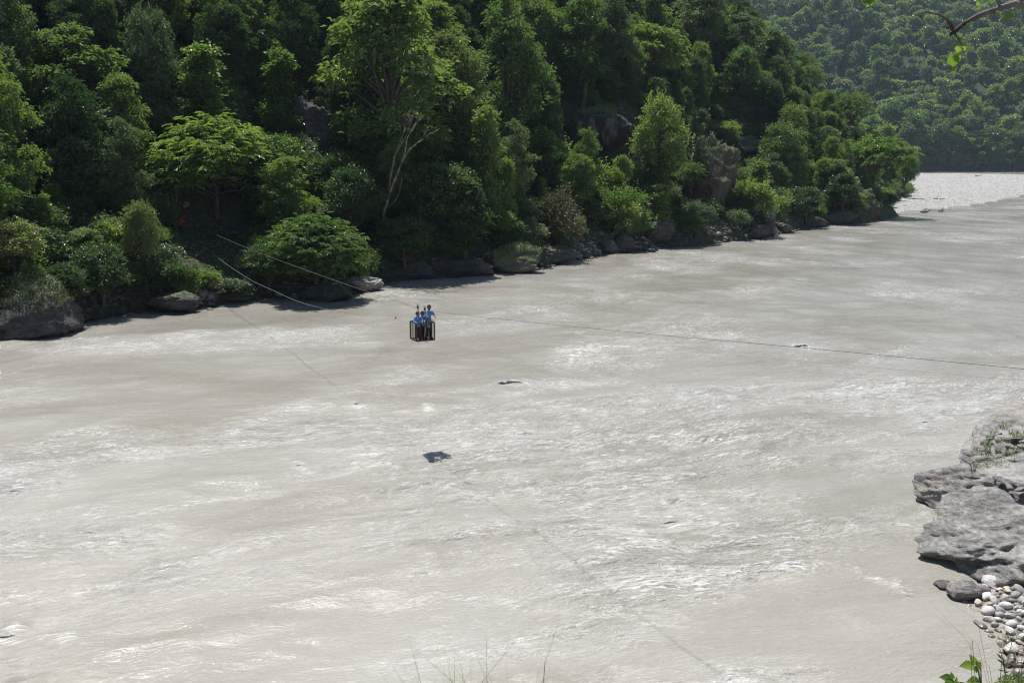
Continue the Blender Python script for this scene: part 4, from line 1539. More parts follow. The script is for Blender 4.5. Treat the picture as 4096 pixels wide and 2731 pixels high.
def stone_mat(name, c1, c2, rough=0.75):
    t = NT(name)
    oi = t.new("ShaderNodeObjectInfo")
    P = t.coord('Position')
    n1 = t.noise(P, 7, 5, 0.6, 0.6, stretch=(1, 1, 3))
    base = t.mix(oi.outputs['Random'], c1, c2)
    c = t.mix(t.ramp(n1, [(0.40, (0, 0, 0)), (0.62, (0.55, 0.55, 0.55))]), base, t.mix(1.0, base, (0.6, 0.58, 0.55), 'MULTIPLY'))
    sz = t.new("ShaderNodeSeparateXYZ")
    t.L.new(P, sz.inputs[0])
    wm_ = t.ramp(t.math('ADD', sz.outputs['Z'], t.math('MULTIPLY', n1, -0.15)), [(0.02, (1, 1, 1)), (0.16, (0, 0, 0))])
    c = t.mix(wm_, c, t.mix(1.0, c, (0.36, 0.31, 0.26), 'MULTIPLY'))
    rg = t.math('MULTIPLY_ADD', wm_, -0.5)
    t.N[-1].inputs[2].default_value = rough
    t.set(Base_Color=c, Roughness=rg, Normal=t.bump(t.noise(P, 30, 4, 0.6), 0.35, 0.02))
    return t.m


COB = [stone_mat("cobble_pale", (0.46, 0.44, 0.43), (0.62, 0.61, 0.60)), stone_mat("cobble_grey", (0.26, 0.255, 0.25), (0.42, 0.41, 0.40)),
       stone_mat("cobble_tan", (0.42, 0.36, 0.29), (0.50, 0.45, 0.38)), stone_mat("cobble_slate", (0.16, 0.16, 0.165), (0.30, 0.30, 0.30))]
rs = np.random.default_rng(25)
spots, acc = [], []
for _ in range(16000):
    x, y = rs.uniform(9.5, 17.5), rs.uniform(21.5, 35)
    a, b, dep = proj((x, y, 0.3))
    if not (3780 < a < 4150 and 2150 < b < 2760):
        continue
    d = float(poly_sd(x, y, POLY_NEAR))
    if d < -0.12:
        continue
    if b < 2330 and a < 3945 + (2330 - b) * 0.45:
        continue
    s = rs.choice([0.11, 0.16, 0.22, 0.32], p=[.34, .34, .23, .09]) * rs.uniform(0.85, 1.2)
    if any((x - u) ** 2 + (y - v_) ** 2 < ((s + w_) * 0.70) ** 2 for u, v_, w_ in acc):
        continue
    acc.append((x, y, s))
    mi = int(rs.choice(4, p=[.30, .36, .14, .20]))
    spots.append((x, y, float(h_near(x, y)) + s * 0.30, s, mi))
    if len(spots) >= 298:
        break
print("cobbles", len(spots))
stone_set(nearb, spots, COB, sub=3, seed0=50, nvar=14, round_frac=0.35)
# slabs lying on the outcrop
mb = MB()
for _ in range(5200):
    x, y = rs.uniform(9, 30), rs.uniform(20, 56)
    d = float(poly_sd(x, y, POLY_NEAR))
    a = proj((x, y, 0.3))[0]
    if d < -0.1 or a > 4300:
        continue
    s = rs.uniform(0.025, 0.075) * (1 + (y > 34) * 0.9)
    V, Fc = ico(1)
    V = V * (1 + 0.12 * rs.normal(0, 1, (len(V), 1))) * s * np.array([1.2, 0.9, 0.6]) @ rotm(rs.normal(0, .3), rs.normal(0, .3), rs.uniform(0, 6.28)).T
    mb.put(V + np.array([x, y, float(h_near(x, y)) + s * 0.2]), Fc)
tag(add("pebbles", mb.mesh("pebbles", True), COB[1]), "small pebbles between the cobbles of the near shore", "pebbles", kind="stuff")
for q in range(46):
    a, b = rs.uniform(3860, 4110), rs.uniform(1730, 1960)
    if a < 3860 + (1830 - b) * 0.8:
        continue
    p = at_z(a, b, 1.75)
    s = rs.uniform(0.12, 0.34)
    V, Fc = rock((1, 0.75, 0.35), 400 + q % 8, sub=2, cuts=10, amp=0.08)
    o = add("stone", mk_mesh("stone", V, Fc), [ROCK_OUT, ROCK_GREY][q % 2], nearb, (p[0], p[1], 1.7), (rs.normal(0, .2), rs.normal(0, .2), rs.uniform(0, 6.28)), (s, s, s))

# gravel bar stones (far, uncountable)
rs = np.random.default_rng(35)
n = 17000
bx = rs.uniform(70, 430, n * 6)
by = rs.uniform(205, 640, n * 6)
w_ = rs.random(n * 6) < np.clip((260.0 / by) ** 2, 0, 1)
ok = (poly_sd(bx, by, POLY_BAR) > 0.3) & w_
bx, by = bx[ok][:n], by[ok][:n]
oct_ = np.array([[1, 0, 0], [0, 1, 0], [-1, 0, 0], [0, -1, 0], [0, 0, 1]], float)
ang = rs.uniform(0, 6.28, len(bx))
sc_ = rs.uniform(0.16, 0.42, len(bx)) * (1 + (by - 200) / 500)
ca, sa = np.cos(ang), np.sin(ang)
VV = oct_[None] * (sc_[:, None, None] * np.array([1.25, 0.9, 0.5])) * (1 + 0.2 * rs.normal(0, 1, (len(bx), 5, 1)))
VX = VV[..., 0] * ca[:, None] - VV[..., 1] * sa[:, None] + bx[:, None]
VY = VV[..., 0] * sa[:, None] + VV[..., 1] * ca[:, None] + by[:, None]
VZ = VV[..., 2] + h_bar(bx, by)[:, None]
k5 = np.arange(len(bx))[:, None] * 5
FF = np.concatenate([k5 + np.array(f_) for f_ in ([0, 1, 4], [1, 2, 4], [2, 3, 4], [3, 0, 4])])
t = NT("bar_stones")
at_ = t.new("ShaderNodeAttribute", attribute_name="tint")
t.set(Base_Color=t.ramp(at_.outputs['Fac'], [(0.0, (0.29, 0.285, 0.28)), (0.5, (0.37, 0.365, 0.355)), (1.0, (0.47, 0.46, 0.45))]), Roughness=0.85)
tag(add("gravel", mk_mesh("gravel", np.stack([VX, VY, VZ], -1).reshape(-1, 3), FF, attrs={"tint": np.repeat(rs.random(len(bx)), 5)}), t.m),
    "pale cobbles covering the gravel bar", "gravel", kind="stuff")

# driftwood on the bar
t = NT("drift_wood")
t.set(Base_Color=t.ramp(t.noise(t.coord('Object'), 3, 4, 0.6, stretch=(0.3, 1, 1)), [(0.35, (0.05, 0.04, 0.035)), (0.65, (0.15, 0.13, 0.11))]), Roughness=0.9)
M_DRIFT = t.m
for (pts_, r_, lab) in [
    ([(3525, 828), (3545, 822), (3562, 814), (3574, 811)], 0.35, "dark bent drift log lying on the sand behind the rock pillar"),
    ([(3500, 838), (3535, 835), (3560, 829), (3575, 822)], 0.25, "long dark drift branch nearest the water behind the rock pillar"),
    ([(3900, 705), (3912, 708), (3925, 707)], 0.3, "tiny dark drift branch at the far side of the gravel bar"),
    ([(3735, 795), (3755, 798), (3778, 799)], 0.22, "thin drift stick in the middle of the gravel bar"),
    ([(3685, 833), (3705, 834), (3725, 833)], 0.3, "drift log at the water's edge of the gravel bar"),
    ([(3758, 829), (3770, 830), (3776, 832)], 0.25, "short drift stump at the right of the waterside drift log")]:
    P3 = []
    for a, b in pts_:
        p = at_z(a, b, 1.0)
        p[2] = max(float(h_bar(p[0], p[1])), 0.0) + r_ * 0.6
        P3.append(p)
    P3[-1] = P3[-1] + np.array([0, 0, r_ * 1.5])
    mb = MB()
    mb.tube(P3, np.linspace(r_, r_ * 0.35, len(P3)), 6)
    m1 = (P3[0] + P3[1]) / 2
    mb.tube([m1, m1 + np.array([0.8, 0.3, 0.9])], [r_ * 0.5, r_ * 0.15], 5)
    tag(add("driftwood", mb.mesh("driftwood", True), M_DRIFT), lab, "driftwood")

# ============================================================ grass tufts
t = NT("grass_blades")
at_ = t.new("ShaderNodeAttribute", attribute_name="tint")
t.set(Base_Color=t.ramp(at_.outputs['Fac'], [(0.0, (0.06, 0.10, 0.03)), (0.6, (0.14, 0.19, 0.06)), (1.0, (0.26, 0.25, 0.12))]), Roughness=0.6)
M_GRASS = t.m


def blades(base, r, L, wd, lean=0.35, curve=0.5, lo=0.5, hi=1.2):
    """curved blades of three segments"""
    n_ = len(base)
    a = r.uniform(0, 6.28, n_)
    out = np.stack([np.cos(a), np.sin(a), np.zeros(n_)], 1)
    side = np.stack([-np.sin(a), np.cos(a), np.zeros(n_)], 1)
    ln = (L * r.uniform(lo, hi, n_))[:, None]
    le = (lean * r.uniform(0.2, 1.4, n_))[:, None]
    P0 = base
    P1 = base + out * le * ln * 0.35 + np.array([0, 0, 1]) * ln * 0.45
    P2 = base + out * le * ln * 0.9 + np.array([0, 0, 1]) * ln * 0.8
    P3 = base + out * (le + curve * 0.4) * ln * 1.3 + np.array([0, 0, 1]) * ln * (0.98 - curve * 0.15)
    w = wd
    V = np.stack([P0 - side * w, P0 + side * w, P1 + side * w * .9, P1 - side * w * .9, P2 + side * w * .6, P2 - side * w * .6, P3], 1).reshape(-1, 3)
    k = np.arange(n_)[:, None] * 7
    Q4 = np.concatenate([k + np.array([0, 1, 2, 3]), k + np.array([3, 2, 4, 5])])
    F3_ = k + np.array([5, 4, 6])
    return V, [F3_, Q4], np.repeat(r.random(n_), 7)


def grass_patch(name, base, seed, L, wd, label, cat="grass", kind=None, **kw):
    r = np.random.default_rng(seed)
    V, Fs, T_ = blades(base, r, L, wd, **kw)
    o = add(name, mk_mesh(name, V, Fs, attrs={"tint": T_}), M_GRASS)
    tag(o, label, cat, kind=kind)
    return o


def on_rock(o, n_, r, zmin):
    """points on the upper faces of a rock object"""
    me_ = o.data
    V = np.zeros(len(me_.vertices) * 3)
    me_.vertices.foreach_get("co", V)
    V = V.reshape(-1, 3)
    ok_ = V[:, 2] > zmin * V[:, 2].max()
    V = V[ok_]
    return V[r.integers(0, len(V), n_)] + np.array(o.location) + r.normal(0, 0.05, (n_, 3)) - np.array([0, 0, 0.05])


rs = np.random.default_rng(45)
for o in list(bpy.data.objects):
    lb = o.get("label", "")
    if lb.startswith("huge streaked"):
        grass_patch("grass", on_rock(o, 1300, rs, 0.72), 1, 0.75, 0.03, "long grass growing along the top of the streaked boulder", kind="stuff")
    if lb.startswith("dark rock in the river"):
        b_ = on_rock(o, 3600, rs, 0.0)
        grass_patch("grass", b_, 2, 0.42, 0.024, "yellowish grass thatching the rock in the river", kind="stuff", lean=0.8, curve=0.9)
    if lb.startswith("mossy green-topped"):
        grass_patch("grass", on_rock(o, 900, rs, 0.45), 3, 0.45, 0.025, "grass tufts on the mossy waterside boulder", kind="stuff", lean=0.6)
    if lb.startswith("tall brown cliff"):
        grass_patch("grass", on_rock(o, 2200, rs, 0.2), 4, 0.5, 0.03, "hanging grass on the cliff rock", kind="stuff", lean=0.8, curve=1.0)
bs = []
for _ in range(4200):
    a, b = rs.uniform(3880, 4120), rs.uniform(1680, 1870)
    if (b - 1680) < (4000 - a) * 1.1 or fbm2(a / 40.0, b / 25.0, 5, 2) < -0.05:
        continue
    p = at_z(a, b, 1.75)
    bs.append([p[0], p[1], 1.6])
grass_patch("grass", np.array(bs), 6, 0.22, 0.010, "low grass and weeds among the slabs on the outcrop", kind="stuff", lean=0.6)
# tall grass at the bottom of the view, rooted on the near slope
bs = []
for _ in range(300):
    px = rs.normal(1880, 130)
    y = rs.uniform(2.9, 3.7)
    x = (px - CX) / F * (y * cp + 2.2 * sp)
    bs.append([x, y, float(h_near(x, y)) - 0.02])
bs = np.array(bs)
V, Fs, T_ = blades(bs, np.random.default_rng(8), 1.0, 0.0019, lean=0.13, curve=0.3, lo=0.87, hi=1.06)
tag(add("grass_tuft", mk_mesh("grass_tuft", V, Fs, attrs={"tint": T_}), M_GRASS), "thin upright grass blades poking up at the bottom of the view", "grass", kind="stuff")
bs = []
for _ in range(60):
    px = rs.uniform(3900, 4150)
    y = rs.uniform(3.0, 3.8)
    x = (px - CX) / F * (y * cp + 2.2 * sp)
    bs.append([x, y, float(h_near(x, y)) - 0.02])
V, Fs, T_ = blades(np.array(bs), np.random.default_rng(9), 0.98, 0.0018, lean=0.2, curve=0.45, lo=0.7, hi=1.07)
tag(add("grass_tuft", mk_mesh("grass_tuft", V, Fs, attrs={"tint": T_}), M_GRASS), "wispy grass around the leafy plants in the corner", "grass", kind="stuff")

# ============================================================ leaf shapes near the camera
def blade_leaf(L, Wd, heart=False, serr=True, fold=0.25, bend=0.2, n=12):
    """broad leaf with midrib along +Y, folded and bent"""
    s_ = np.linspace(0, 1, n)
    if heart:
        w = np.sin(np.pi * np.clip(s_ * 0.92 + 0.10, 0, 1)) ** 0.75 * (1 - s_ ** 3 * 0.55)
        w[0] = 0.35
    else:
        w = np.sin(np.pi * s_ ** 0.75) * (1 - 0.25 * s_)
    w[-1] = 0
    hw = w * Wd / 2
    if serr:
        hw = hw * (1 + 0.06 * np.where(np.arange(n) % 2, 1, -1))
    zz = -bend * L * s_ ** 2
    y = s_ * L
    Lf = np.stack([-hw, y, zz + hw * fold], 1)
    Cc = np.stack([0 * y, y, zz], 1)
    Rt = np.stack([hw, y, zz + hw * fold], 1)
    Lm, Rm = (Lf + Cc) / 2 - [0, 0, 0.02 * Wd], (Rt + Cc) / 2 - [0, 0, 0.02 * Wd]
    if heart:
        Lf[0, 1] -= 0.12 * L
        Rt[0, 1] -= 0.12 * L
    V = np.concatenate([Lf, Lm, Cc, Rm, Rt])
    Q_ = []
    for c_ in range(4):
        for i_ in range(n - 1):
            Q_.append([c_ * n + i_, (c_ + 1) * n + i_, (c_ + 1) * n + i_ + 1, c_ * n + i_ + 1])
    return V, np.array(Q_)


def leaf_obj(parent, pos, direction, roll, L, Wd, mat, heart=False, tint=0.5, name="leaf", **kw):
    V, Q_ = blade_leaf(L, Wd, heart, **kw)
    me_ = mk_mesh("leaf", V, Q_, smooth=True, attrs={"tint": np.full(len(V), tint)})
    d = Vector(direction).normalized()
    nz = Vector((0.25 * math.sin(pos[0] * 90 + roll * 9), -0.75, 0.6))
    nz = (nz - d * nz.dot(d)).normalized()
    nx = d.cross(nz)
    o = add(name, me_, mat, parent)
    o.rotation_mode = 'QUATERNION'
    o.rotation_quaternion = Matrix((nx, d, nz)).transposed().to_quaternion() @ Matrix.Rotation(roll * 0.5, 3, 'Y').to_quaternion()
    o.location = Vector(pos) - Vector(parent.location)
    return o


t = NT("green_stem")
t.set(Base_Color=(0.10, 0.16, 0.04), Roughness=0.6)
M_STEM = t.m
t = NT("dark_stem")
t.set(Base_Color=(0.06, 0.055, 0.03), Roughness=0.8)
M_DSTEM = t.m


def plant(stems, leaves, label, mat=LEAF['near'], stem_mat=M_STEM, Y=4.0, cat="plant", foot=None, r0=0.005, wfac=0.62):
    """stems: pixel polylines at depth Y; leaves: (px,py, tipx,tipy, roll, toward)"""
    p0 = at_y(*stems[0][-1], Y)
    gx_, gy_ = p0[0], p0[1]
    g = float(h_near(gx_, gy_))
    root = empty("plant", (gx_, gy_, g))
    for s_ in stems:
        pts_ = [at_y(a, b, Y) for a, b in s_]
        last = pts_[-1]
        pts_.append(np.array([last[0] * 0.6 + gx_ * 0.4, gy_, (last[2] + g) / 2]))
        pts_.append(np.array([gx_, gy_, g - 0.02]))
        mb_ = MB()
        mb_.tube(np.array(pts_) - np.array([gx_, gy_, g]), np.linspace(r0 * 0.4, r0 * 1.5, len(pts_)), 6)
        add("stem", mb_.mesh("stem", True), stem_mat, root)
    rr_ = np.random.default_rng(len(label))
    for (a, b, c_, d_, roll, tw) in leaves:
        q0 = at_y(a, b, Y)
        q1 = at_y(c_, d_, Y) + np.array([0, -tw, 0])
        L_ = np.linalg.norm(q1 - q0)
        leaf_obj(root, q0, q1 - q0, roll, L_, L_ * wfac, mat, tint=rr_.random(), bend=0.12)
    tag(root, label, cat)
    return root


plant([[(3905, 2652), (3915, 2690), (3922, 2731), (3926, 2800)]],
      [(3898, 2662, 3829, 2646, 0.5, 0.03), (3903, 2655, 3880, 2616, -0.5, 0.0), (3905, 2660, 3898, 2682, 0.2, 0.02), (3912, 2680, 3909, 2635, 0.9, 0.0),
       (3922, 2725, 3856, 2705, 0.55, 0.035), (3924, 2728, 3850, 2728, -0.2, 0.05), (3925, 2735, 3870, 2745, 0.2, 0.04)],
      "broad-leaved bright green plant with serrated leaves in the lower corner", Y=3.9)
plant([[(3812, 2716), (3815, 2735), (3820, 2800)]],
      [(3812, 2718, 3753, 2694, 0.5, 0.02), (3811, 2716, 3805, 2686, -0.8, 0.0), (3812, 2722, 3762, 2716, -0.3, 0.04), (3816, 2735, 3830, 2705, 0.8, 0.0), (3818, 2745, 3858, 2722, -0.6, 0.01)],
      "low serrated-leaf plant cut off by the bottom of the view", Y=3.8)
plant([[(4008, 2615), (4014, 2650), (4020, 2690), (4034, 2731), (4050, 2800)]],
      [(4008, 2635, 3988, 2610, 0.4, 0.0), (4010, 2633, 4005, 2612, -0.5, 0.0), (4012, 2650, 3985, 2632, 0.3, 0.0), (4013, 2655, 4018, 2625, 0.5, 0.0), (4016, 2668, 4042, 2658, 0.2, 0),
       (4016, 2682, 3990, 2676, 0.3, 0), (4018, 2688, 4040, 2684, 0.5, 0), (4020, 2700, 4004, 2706, 0.2, 0), (4026, 2715, 4008, 2694, 0.5, 0), (4032, 2722, 4052, 2700, 0.5, 0)],
      "slender narrow-leaved plant with a small yellow bud beside the cobbles", mat=LEAF['grey'], stem_mat=M_DSTEM, Y=4.1, wfac=0.28, r0=0.004)
# seedy spike
plant([[(3920, 2636), (3922, 2660), (3924, 2700), (3928, 2800)]],
      [(3921 + (q % 2) * 2 - 1, 2650 + q * 4, 3921 + ((q % 2) * 2 - 1) * 7, 2645 + q * 4, 0.3, 0.0) for q in range(14)],
      "dark seedy flower spike behind the broad-leaved plant", mat=LEAF['mid'], stem_mat=M_DSTEM, Y=4.05, wfac=0.6, r0=0.003)
# mossy fern clump in the corner
rr_ = np.random.default_rng(2)
p0 = at_y(4080, 2725, 4.0)
g = float(h_near(p0[0], p0[1]))
root = empty("shrub", (p0[0], p0[1], g))
n = 1500
d_ = rdir(n, rr_, 0.0)
hc = p0[2] - g
Pp = d_ * np.array([0.10, 0.10, 0.07]) * rr_.uniform(0.6, 1, n)[:, None] + np.array([0, 0, hc - 0.055])
V_, F_, T_ = leaf_cloud(Pp, d_ + rr_.normal(0, .4, d_.shape), rr_.normal(0, 1, d_.shape), 0.012, 0.006, rr_.random(n), 0.2)
add("foliage", mk_mesh("clump", V_, F_, attrs={"tint": T_}), LEAF['mid'], root)
mb = MB()
for q in range(9):
    a = q * 0.7
    mb.tube([[0, 0, 0], [0.02 * math.cos(a), 0.02 * math.sin(a), hc * 0.5], [0.05 * math.cos(a), 0.05 * math.sin(a), hc - 0.04]], [0.006, 0.004, 0.002], 5)
add("stem", mb.mesh("clump_stems", True), M_DSTEM, root)
tag(root, "dense tiny-leaved clump at the very corner of the view", "shrub")

# ---------------------------------------------------------------- overhanging branch of a bank tree
YB = 5.0


def bp(px, py, dy=0.0):
    return at_y(px, py, YB + dy)


foot_ = np.array([4.7, 5.6])
tg = float(h_near(foot_[0], foot_[1]))
root = empty("tree", (foot_[0], foot_[1], tg))
off = np.array([foot_[0], foot_[1], tg])
mb = MB()
main = [np.array([foot_[0], foot_[1], tg - 0.1]), np.array([4.75, 5.6, tg + 2]), np.array([4.5, 5.5, 13.2]), np.array([4.3, 5.6, 15.2]), np.array([4.6, 5.8, 17.5])]
mb.tube(np.array(main) - off, [0.2, 0.16, 0.12, 0.09, 0.05], 9)
add("trunk", mb.mesh("trunk", True), BARK_TWIG, root)
mb = MB()
jt = np.random.default_rng(4)
bpts = [np.array([4.45, 5.5, 13.6]), bp(4300, 28), bp(4150, 27), bp(4096, 27), bp(4060, 16), bp(4020, 27), bp(3990, 38), bp(3950, 50), bp(3915, 62), bp(3880, 82), bp(3850, 100), bp(3825, 122), bp(3800, 140)]
mb.tube(np.array(bpts) - off, [0.05, 0.022, 0.0175, 0.0165, 0.017, 0.015, 0.0145, 0.0135, 0.0125, 0.012, 0.0115, 0.0115, 0.0075], 9)
for q in range(26):     # bumps and spurs of the bark
    i_ = jt.integers(4, len(bpts) - 1)
    f_ = jt.random()
    p = bpts[i_] * (1 - f_) + bpts[min(i_ + 1, len(bpts) - 1)] * f_ + jt.normal(0, 0.006, 3)
    mb.ball(p - off, (0.005, 0.004, 0.004), 1)
add("branch", mb.mesh("branch", True), BARK_TWIG, root)
for pl, r1, r2 in [([(3812, 120), (3800, 95), (3785, 75), (3758, 60), (3725, 52), (3700, 46)], 0.010, 0.003), ([(3795, 118), (3782, 106), (3765, 105), (3747, 105)], 0.004, 0.002),
                   ([(3762, 64), (3752, 72), (3741, 75)], 0.003, 0.0015), ([(3818, 128), (3825, 145), (3832, 153), (3840, 170), (3850, 182)], 0.004, 0.002),
                   ([(3832, 153), (3860, 160), (3895, 168)], 0.002, 0.0012), ([(3820, 130), (3812, 170), (3810, 215)], 0.0016, 0.0012), ([(3822, 135), (3832, 160), (3845, 180), (3860, 203)], 0.002, 0.0012),
                   ([(4000, 20), (3990, 0), (3985, -40)], 0.010, 0.007), ([(4085, 18), (4088, -5), (4085, -60)], 0.009, 0.007), ([(3870, 78), (3848, 92), (3838, 120), (3825, 138)], 0.0018, 0.0012)]:
    mb = MB()
    mb.tube(np.array([bp(a, b, -0.01) for a, b in pl]) - off, np.linspace(r1, r2, len(pl)), 6)
    add("twig", mb.mesh("twig", True), BARK_TWIG if r1 > 0.0035 else M_STEM, root)
for (a, b, c_, d_, L_, roll, tn) in [(3811, 219, 3815, 272, 1, 0.15, .2), (3815, 222, 3843, 245, .8, 0.9, .8), (3812, 268, 3818, 296, .8, 0.3, .9), (3838, 180, 3830, 214, 1, 0.4, .5), (3852, 186, 3861, 206, .6, 1.0, .9),
                                     (4050, 62, 4008, 78, 1, 0.5, .8), (4045, 62, 4058, 46, .7, -0.6, .9), (3990, 45, 3985, 62, .9, 0.5, .8), (3915, 8, 3907, 24, 1.1, 0.3, .9), (3905, 2, 3892, 6, .9, 0.6, .8),
                                     (3952, 2, 3965, 12, .8, 0.4, .6), (3945, 2, 3940, 12, .6, 0.3, .4), (3870, 95, 3868, 110, 1.2, 0.4, .3), (3880, 90, 3886, 102, 1, .6, .9), (3850, 108, 3853, 118, 1.0, .3, .5),
                                     (3470, -25, 3475, 30, 1, 0.4, .1), (3466, -20, 3458, 22, .8, -0.3, .3), (3480, -20, 3484, 26, .8, 0.9, .6)]:
    q0 = bp(a, b, -0.02)
    q1 = bp(c_, d_, -0.03 + 0.02 * L_)
    ln = np.linalg.norm(q1 - q0)
    leaf_obj(root, q0, q1 - q0, roll, ln, ln * 0.95, LEAF['near'], heart=True, tint=tn, serr=False, bend=0.1)
# crown of that tree, above the view
Pl, Dl = [], []
for q in range(60):
    c_ = np.array([4.6, 5.8, 17.3]) + jt.normal(0, 1, 3) * np.array([1.2, 1.2, 0.7])
    Pl.append(c_ + jt.normal(0, 0.15, (20, 3)))
    Dl.append(rdir(20, jt, -0.8))
Pl, Dl = np.concatenate(Pl) - off, np.concatenate(Dl)
V_, F_, T_ = leaf_cloud(Pl, Dl, jt.normal(0, 1, Pl.shape), 0.1, 0.08, jt.random(len(Pl)), 0.3)
add("crown", mk_mesh("near_crown", V_, F_, attrs={"tint": T_}), LEAF['near'], root)
mb = MB()
mb.tube(np.array([[4.4, 5.5, 14.9], [3.6, 5.2, 15.2], [2.6, 5.0, 14.9], bp(3474, -120), bp(3470, -22)]) - off, [0.05, 0.03, 0.02, 0.008, 0.003], 6)
add("branch", mb.mesh("upper_branch", True), BARK_TWIG, root)
tag(root, "bank tree whose gnarled branch with heart-shaped leaves hangs into the upper corner", "tree")

# ============================================================ cableway
def metal(name, col, rough=0.45, met=0.6, rust=None):
    t = NT(name)
    P = t.coord('Object')
    c = t.ramp(t.noise(P, 9, 4, 0.6), [(0.35, tuple(v * 0.7 for v in col)), (0.65, col)])
    if rust:
        c = t.mix(t.ramp(t.noise(P, 5, 5, 0.65), [(0.42, (0, 0, 0)), (0.58, (1, 1, 1))]), c, rust)
    t.set(Base_Color=c, Roughness=rough, Metallic=met)
    return t.m


M_CABLE = metal("steel_cable", (0.24, 0.24, 0.25), 0.4, 0.35)
M_ROPE = metal("haul_rope", (0.36, 0.36, 0.35), 0.7, 0.0)
M_CAGE = metal("rusty_cage", (0.045, 0.034, 0.030), 0.75, 0.1, rust=(0.10, 0.045, 0.030))
M_PULL = metal("pulley_iron", (0.022, 0.022, 0.024), 0.4, 0.5)
M_PLATE = metal("dull_plate", (0.16, 0.14, 0.10), 0.5, 0.4)

ZB = 4.95
FC, BL, RC = at_z(1667, 1365, ZB), at_z(1641.5, 1353, ZB), at_z(1737, 1358, ZB)
CC = (BL + RC) / 2
ua = (BL - FC)[:2]
LA = np.linalg.norm(ua)
ua = ua / LA                        # along the cable, away from the camera
ub = np.array([ua[1], -ua[0]])      # square to it, to the right
LB = abs(np.dot((RC - FC)[:2], ub))
CC = np.array([*(FC[:2] + ua * LA / 2 + ub * LB / 2), ZB])


def cpt(a, b, z):                   # cage coordinates: a along cable (away +), b right, z above floor
    return np.array([*(CC[:2] + ua * a + ub * b), ZB + z])


cable_px = [(785, 905), (1024, 1006), (1381, 1136), (1649, 1225), (1671, 1233.5), (1699, 1241), (1747, 1247), (2048, 1281), (2612, 1337), (3239, 1393), (4096, 1475), (4700, 1532)]
PL = CC[:2]
cab = [at_plane(a, b, PL, ua) for a, b in cable_px]


def resample(P, n=160):
    P = np.asarray(P)
    s_ = np.concatenate([[0], np.cumsum(np.linalg.norm(np.diff(P, axis=0), axis=1))])
    # smooth (Catmull-Rom) sampling
    out = []
    for i_ in range(len(P) - 1):
        p0, p1, p2, p3 = P[max(i_ - 1, 0)], P[i_], P[i_ + 1], P[min(i_ + 2, len(P) - 1)]
        m = max(3, int(n * (s_[i_ + 1] - s_[i_]) / s_[-1]))
        d12 = np.linalg.norm(p2 - p1)
        t1 = (p2 - p0) / (np.linalg.norm(p2 - p1) + np.linalg.norm(p1 - p0) + 1e-9) * d12
        t2 = (p3 - p1) / (np.linalg.norm(p3 - p2) + np.linalg.norm(p2 - p1) + 1e-9) * d12
        for k in range(m):
            u = k / m
            out.append((2 * u ** 3 - 3 * u ** 2 + 1) * p1 + (u ** 3 - 2 * u ** 2 + u) * t1 + (-2 * u ** 3 + 3 * u ** 2) * p2 + (u ** 3 - u ** 2) * t2)
    out.append(P[-1])
    return np.array(out)


print("cable ends", cab[0], cab[-2], cab[-1], "cage", CC, LA, LB)
mb = MB()
rp = resample(cab)
mb.tube(rp, np.interp(rp[:, 1], [15, 45, 97], [0.0075, 0.0075, 0.015]), 6)
tag(add("cable", mb.mesh("cable", True), M_CABLE), "thick steel carrying cable spanning the river above the cage", "cable")
# left hauling rope from the men to the cage
hl_px = [(752, 926), (800, 968), (870, 1030), (1000, 1118), (1100, 1165), (1190, 1205), (1300, 1235), (1430, 1257), (1582, 1269), (1655, 1272)]
PLr = PL + ub * (-0.1)
hp = [at_plane(a, b, PLr, ua) for a, b in hl_px]
mb = MB()
rp = resample(hp)
mb.tube(rp, np.interp(rp[:, 1], [43, 60, 97], [0.004, 0.007, 0.012]), 5)
tag(add("rope", mb.mesh("haul_rope", True), M_ROPE), "thin hauling rope sagging from the men on the far bank to the cage", "rope")
hr_px = [(1744, 1268), (1900, 1292), (2300, 1355), (2856, 1414), (3480, 1468), (4096, 1522), (4600, 1562)]
hp2 = [at_plane(a, b, PL + ub * 0.05, ua) for a, b in hr_px]
mb = MB()
mb.tube(resample(hp2), 0.004, 5)
tag(add("rope", mb.mesh("pull_rope", True), M_ROPE), "thin pull rope running from the standing boy's hands to the near bank", "rope")
# rag knotted on the left rope
kp = at_plane(1583, 1270, PLr, ua)
mb = MB()
mb.ball((0, 0, 0), (0.045, 0.03, 0.035), 2)
mb.tube([[0, 0, 0], [-0.03, 0, -0.06], [-0.06, 0.01, -0.10]], [0.02, 0.012, 0.006], 5)
t = NT("dark_blue_rag")
t.set(Base_Color=(0.03, 0.035, 0.07), Roughness=0.9)
tag(add("rag", mb.mesh("rag", True), t.m, None, kp), "small dark rag knotted on the rope left of the cage", "rag")
# anchor post on the near bank (off the picture) and on the far bank
for (P_, lab) in ((cab[-1], "timber anchor post holding the cable on the near bank"), (cab[0] + np.array([0, 0.3, 0]), "short timber anchor post beside the man in red")):
    gz_ = float(h_near(P_[0], P_[1])) if P_[1] < 50 else float(h_hill(P_[0], P_[1]))
    mb = MB()
    top_ = max(P_[2] + 0.4, gz_ + 0.5)
    mb.tube([[0, 0, min(gz_, P_[2] - 0.3) - 0.4 - P_[2]], [0, 0, top_ - P_[2]]], [0.14, 0.12], 10)
    tag(add("post", mb.mesh("post", True), BARK, None, P_), lab, "post")

# --- the cage
cage = empty("cable_cage", (CC[0], CC[1], ZB))
Hc = 0.78
off = np.array([CC[0], CC[1], ZB])
Rz = math.atan2(ub[1], ub[0])
RM = rotm(0, 0, Rz)


def cbox(name, a, b, z, sa, sb, sz, mat=M_CAGE, parent=None):
    mb_ = MB()
    mb_.box((0, 0, 0), (sb, sa, sz), RM)
    return add(name, mb_.mesh(name), mat, parent or cage, cpt(a, b, z) - off)


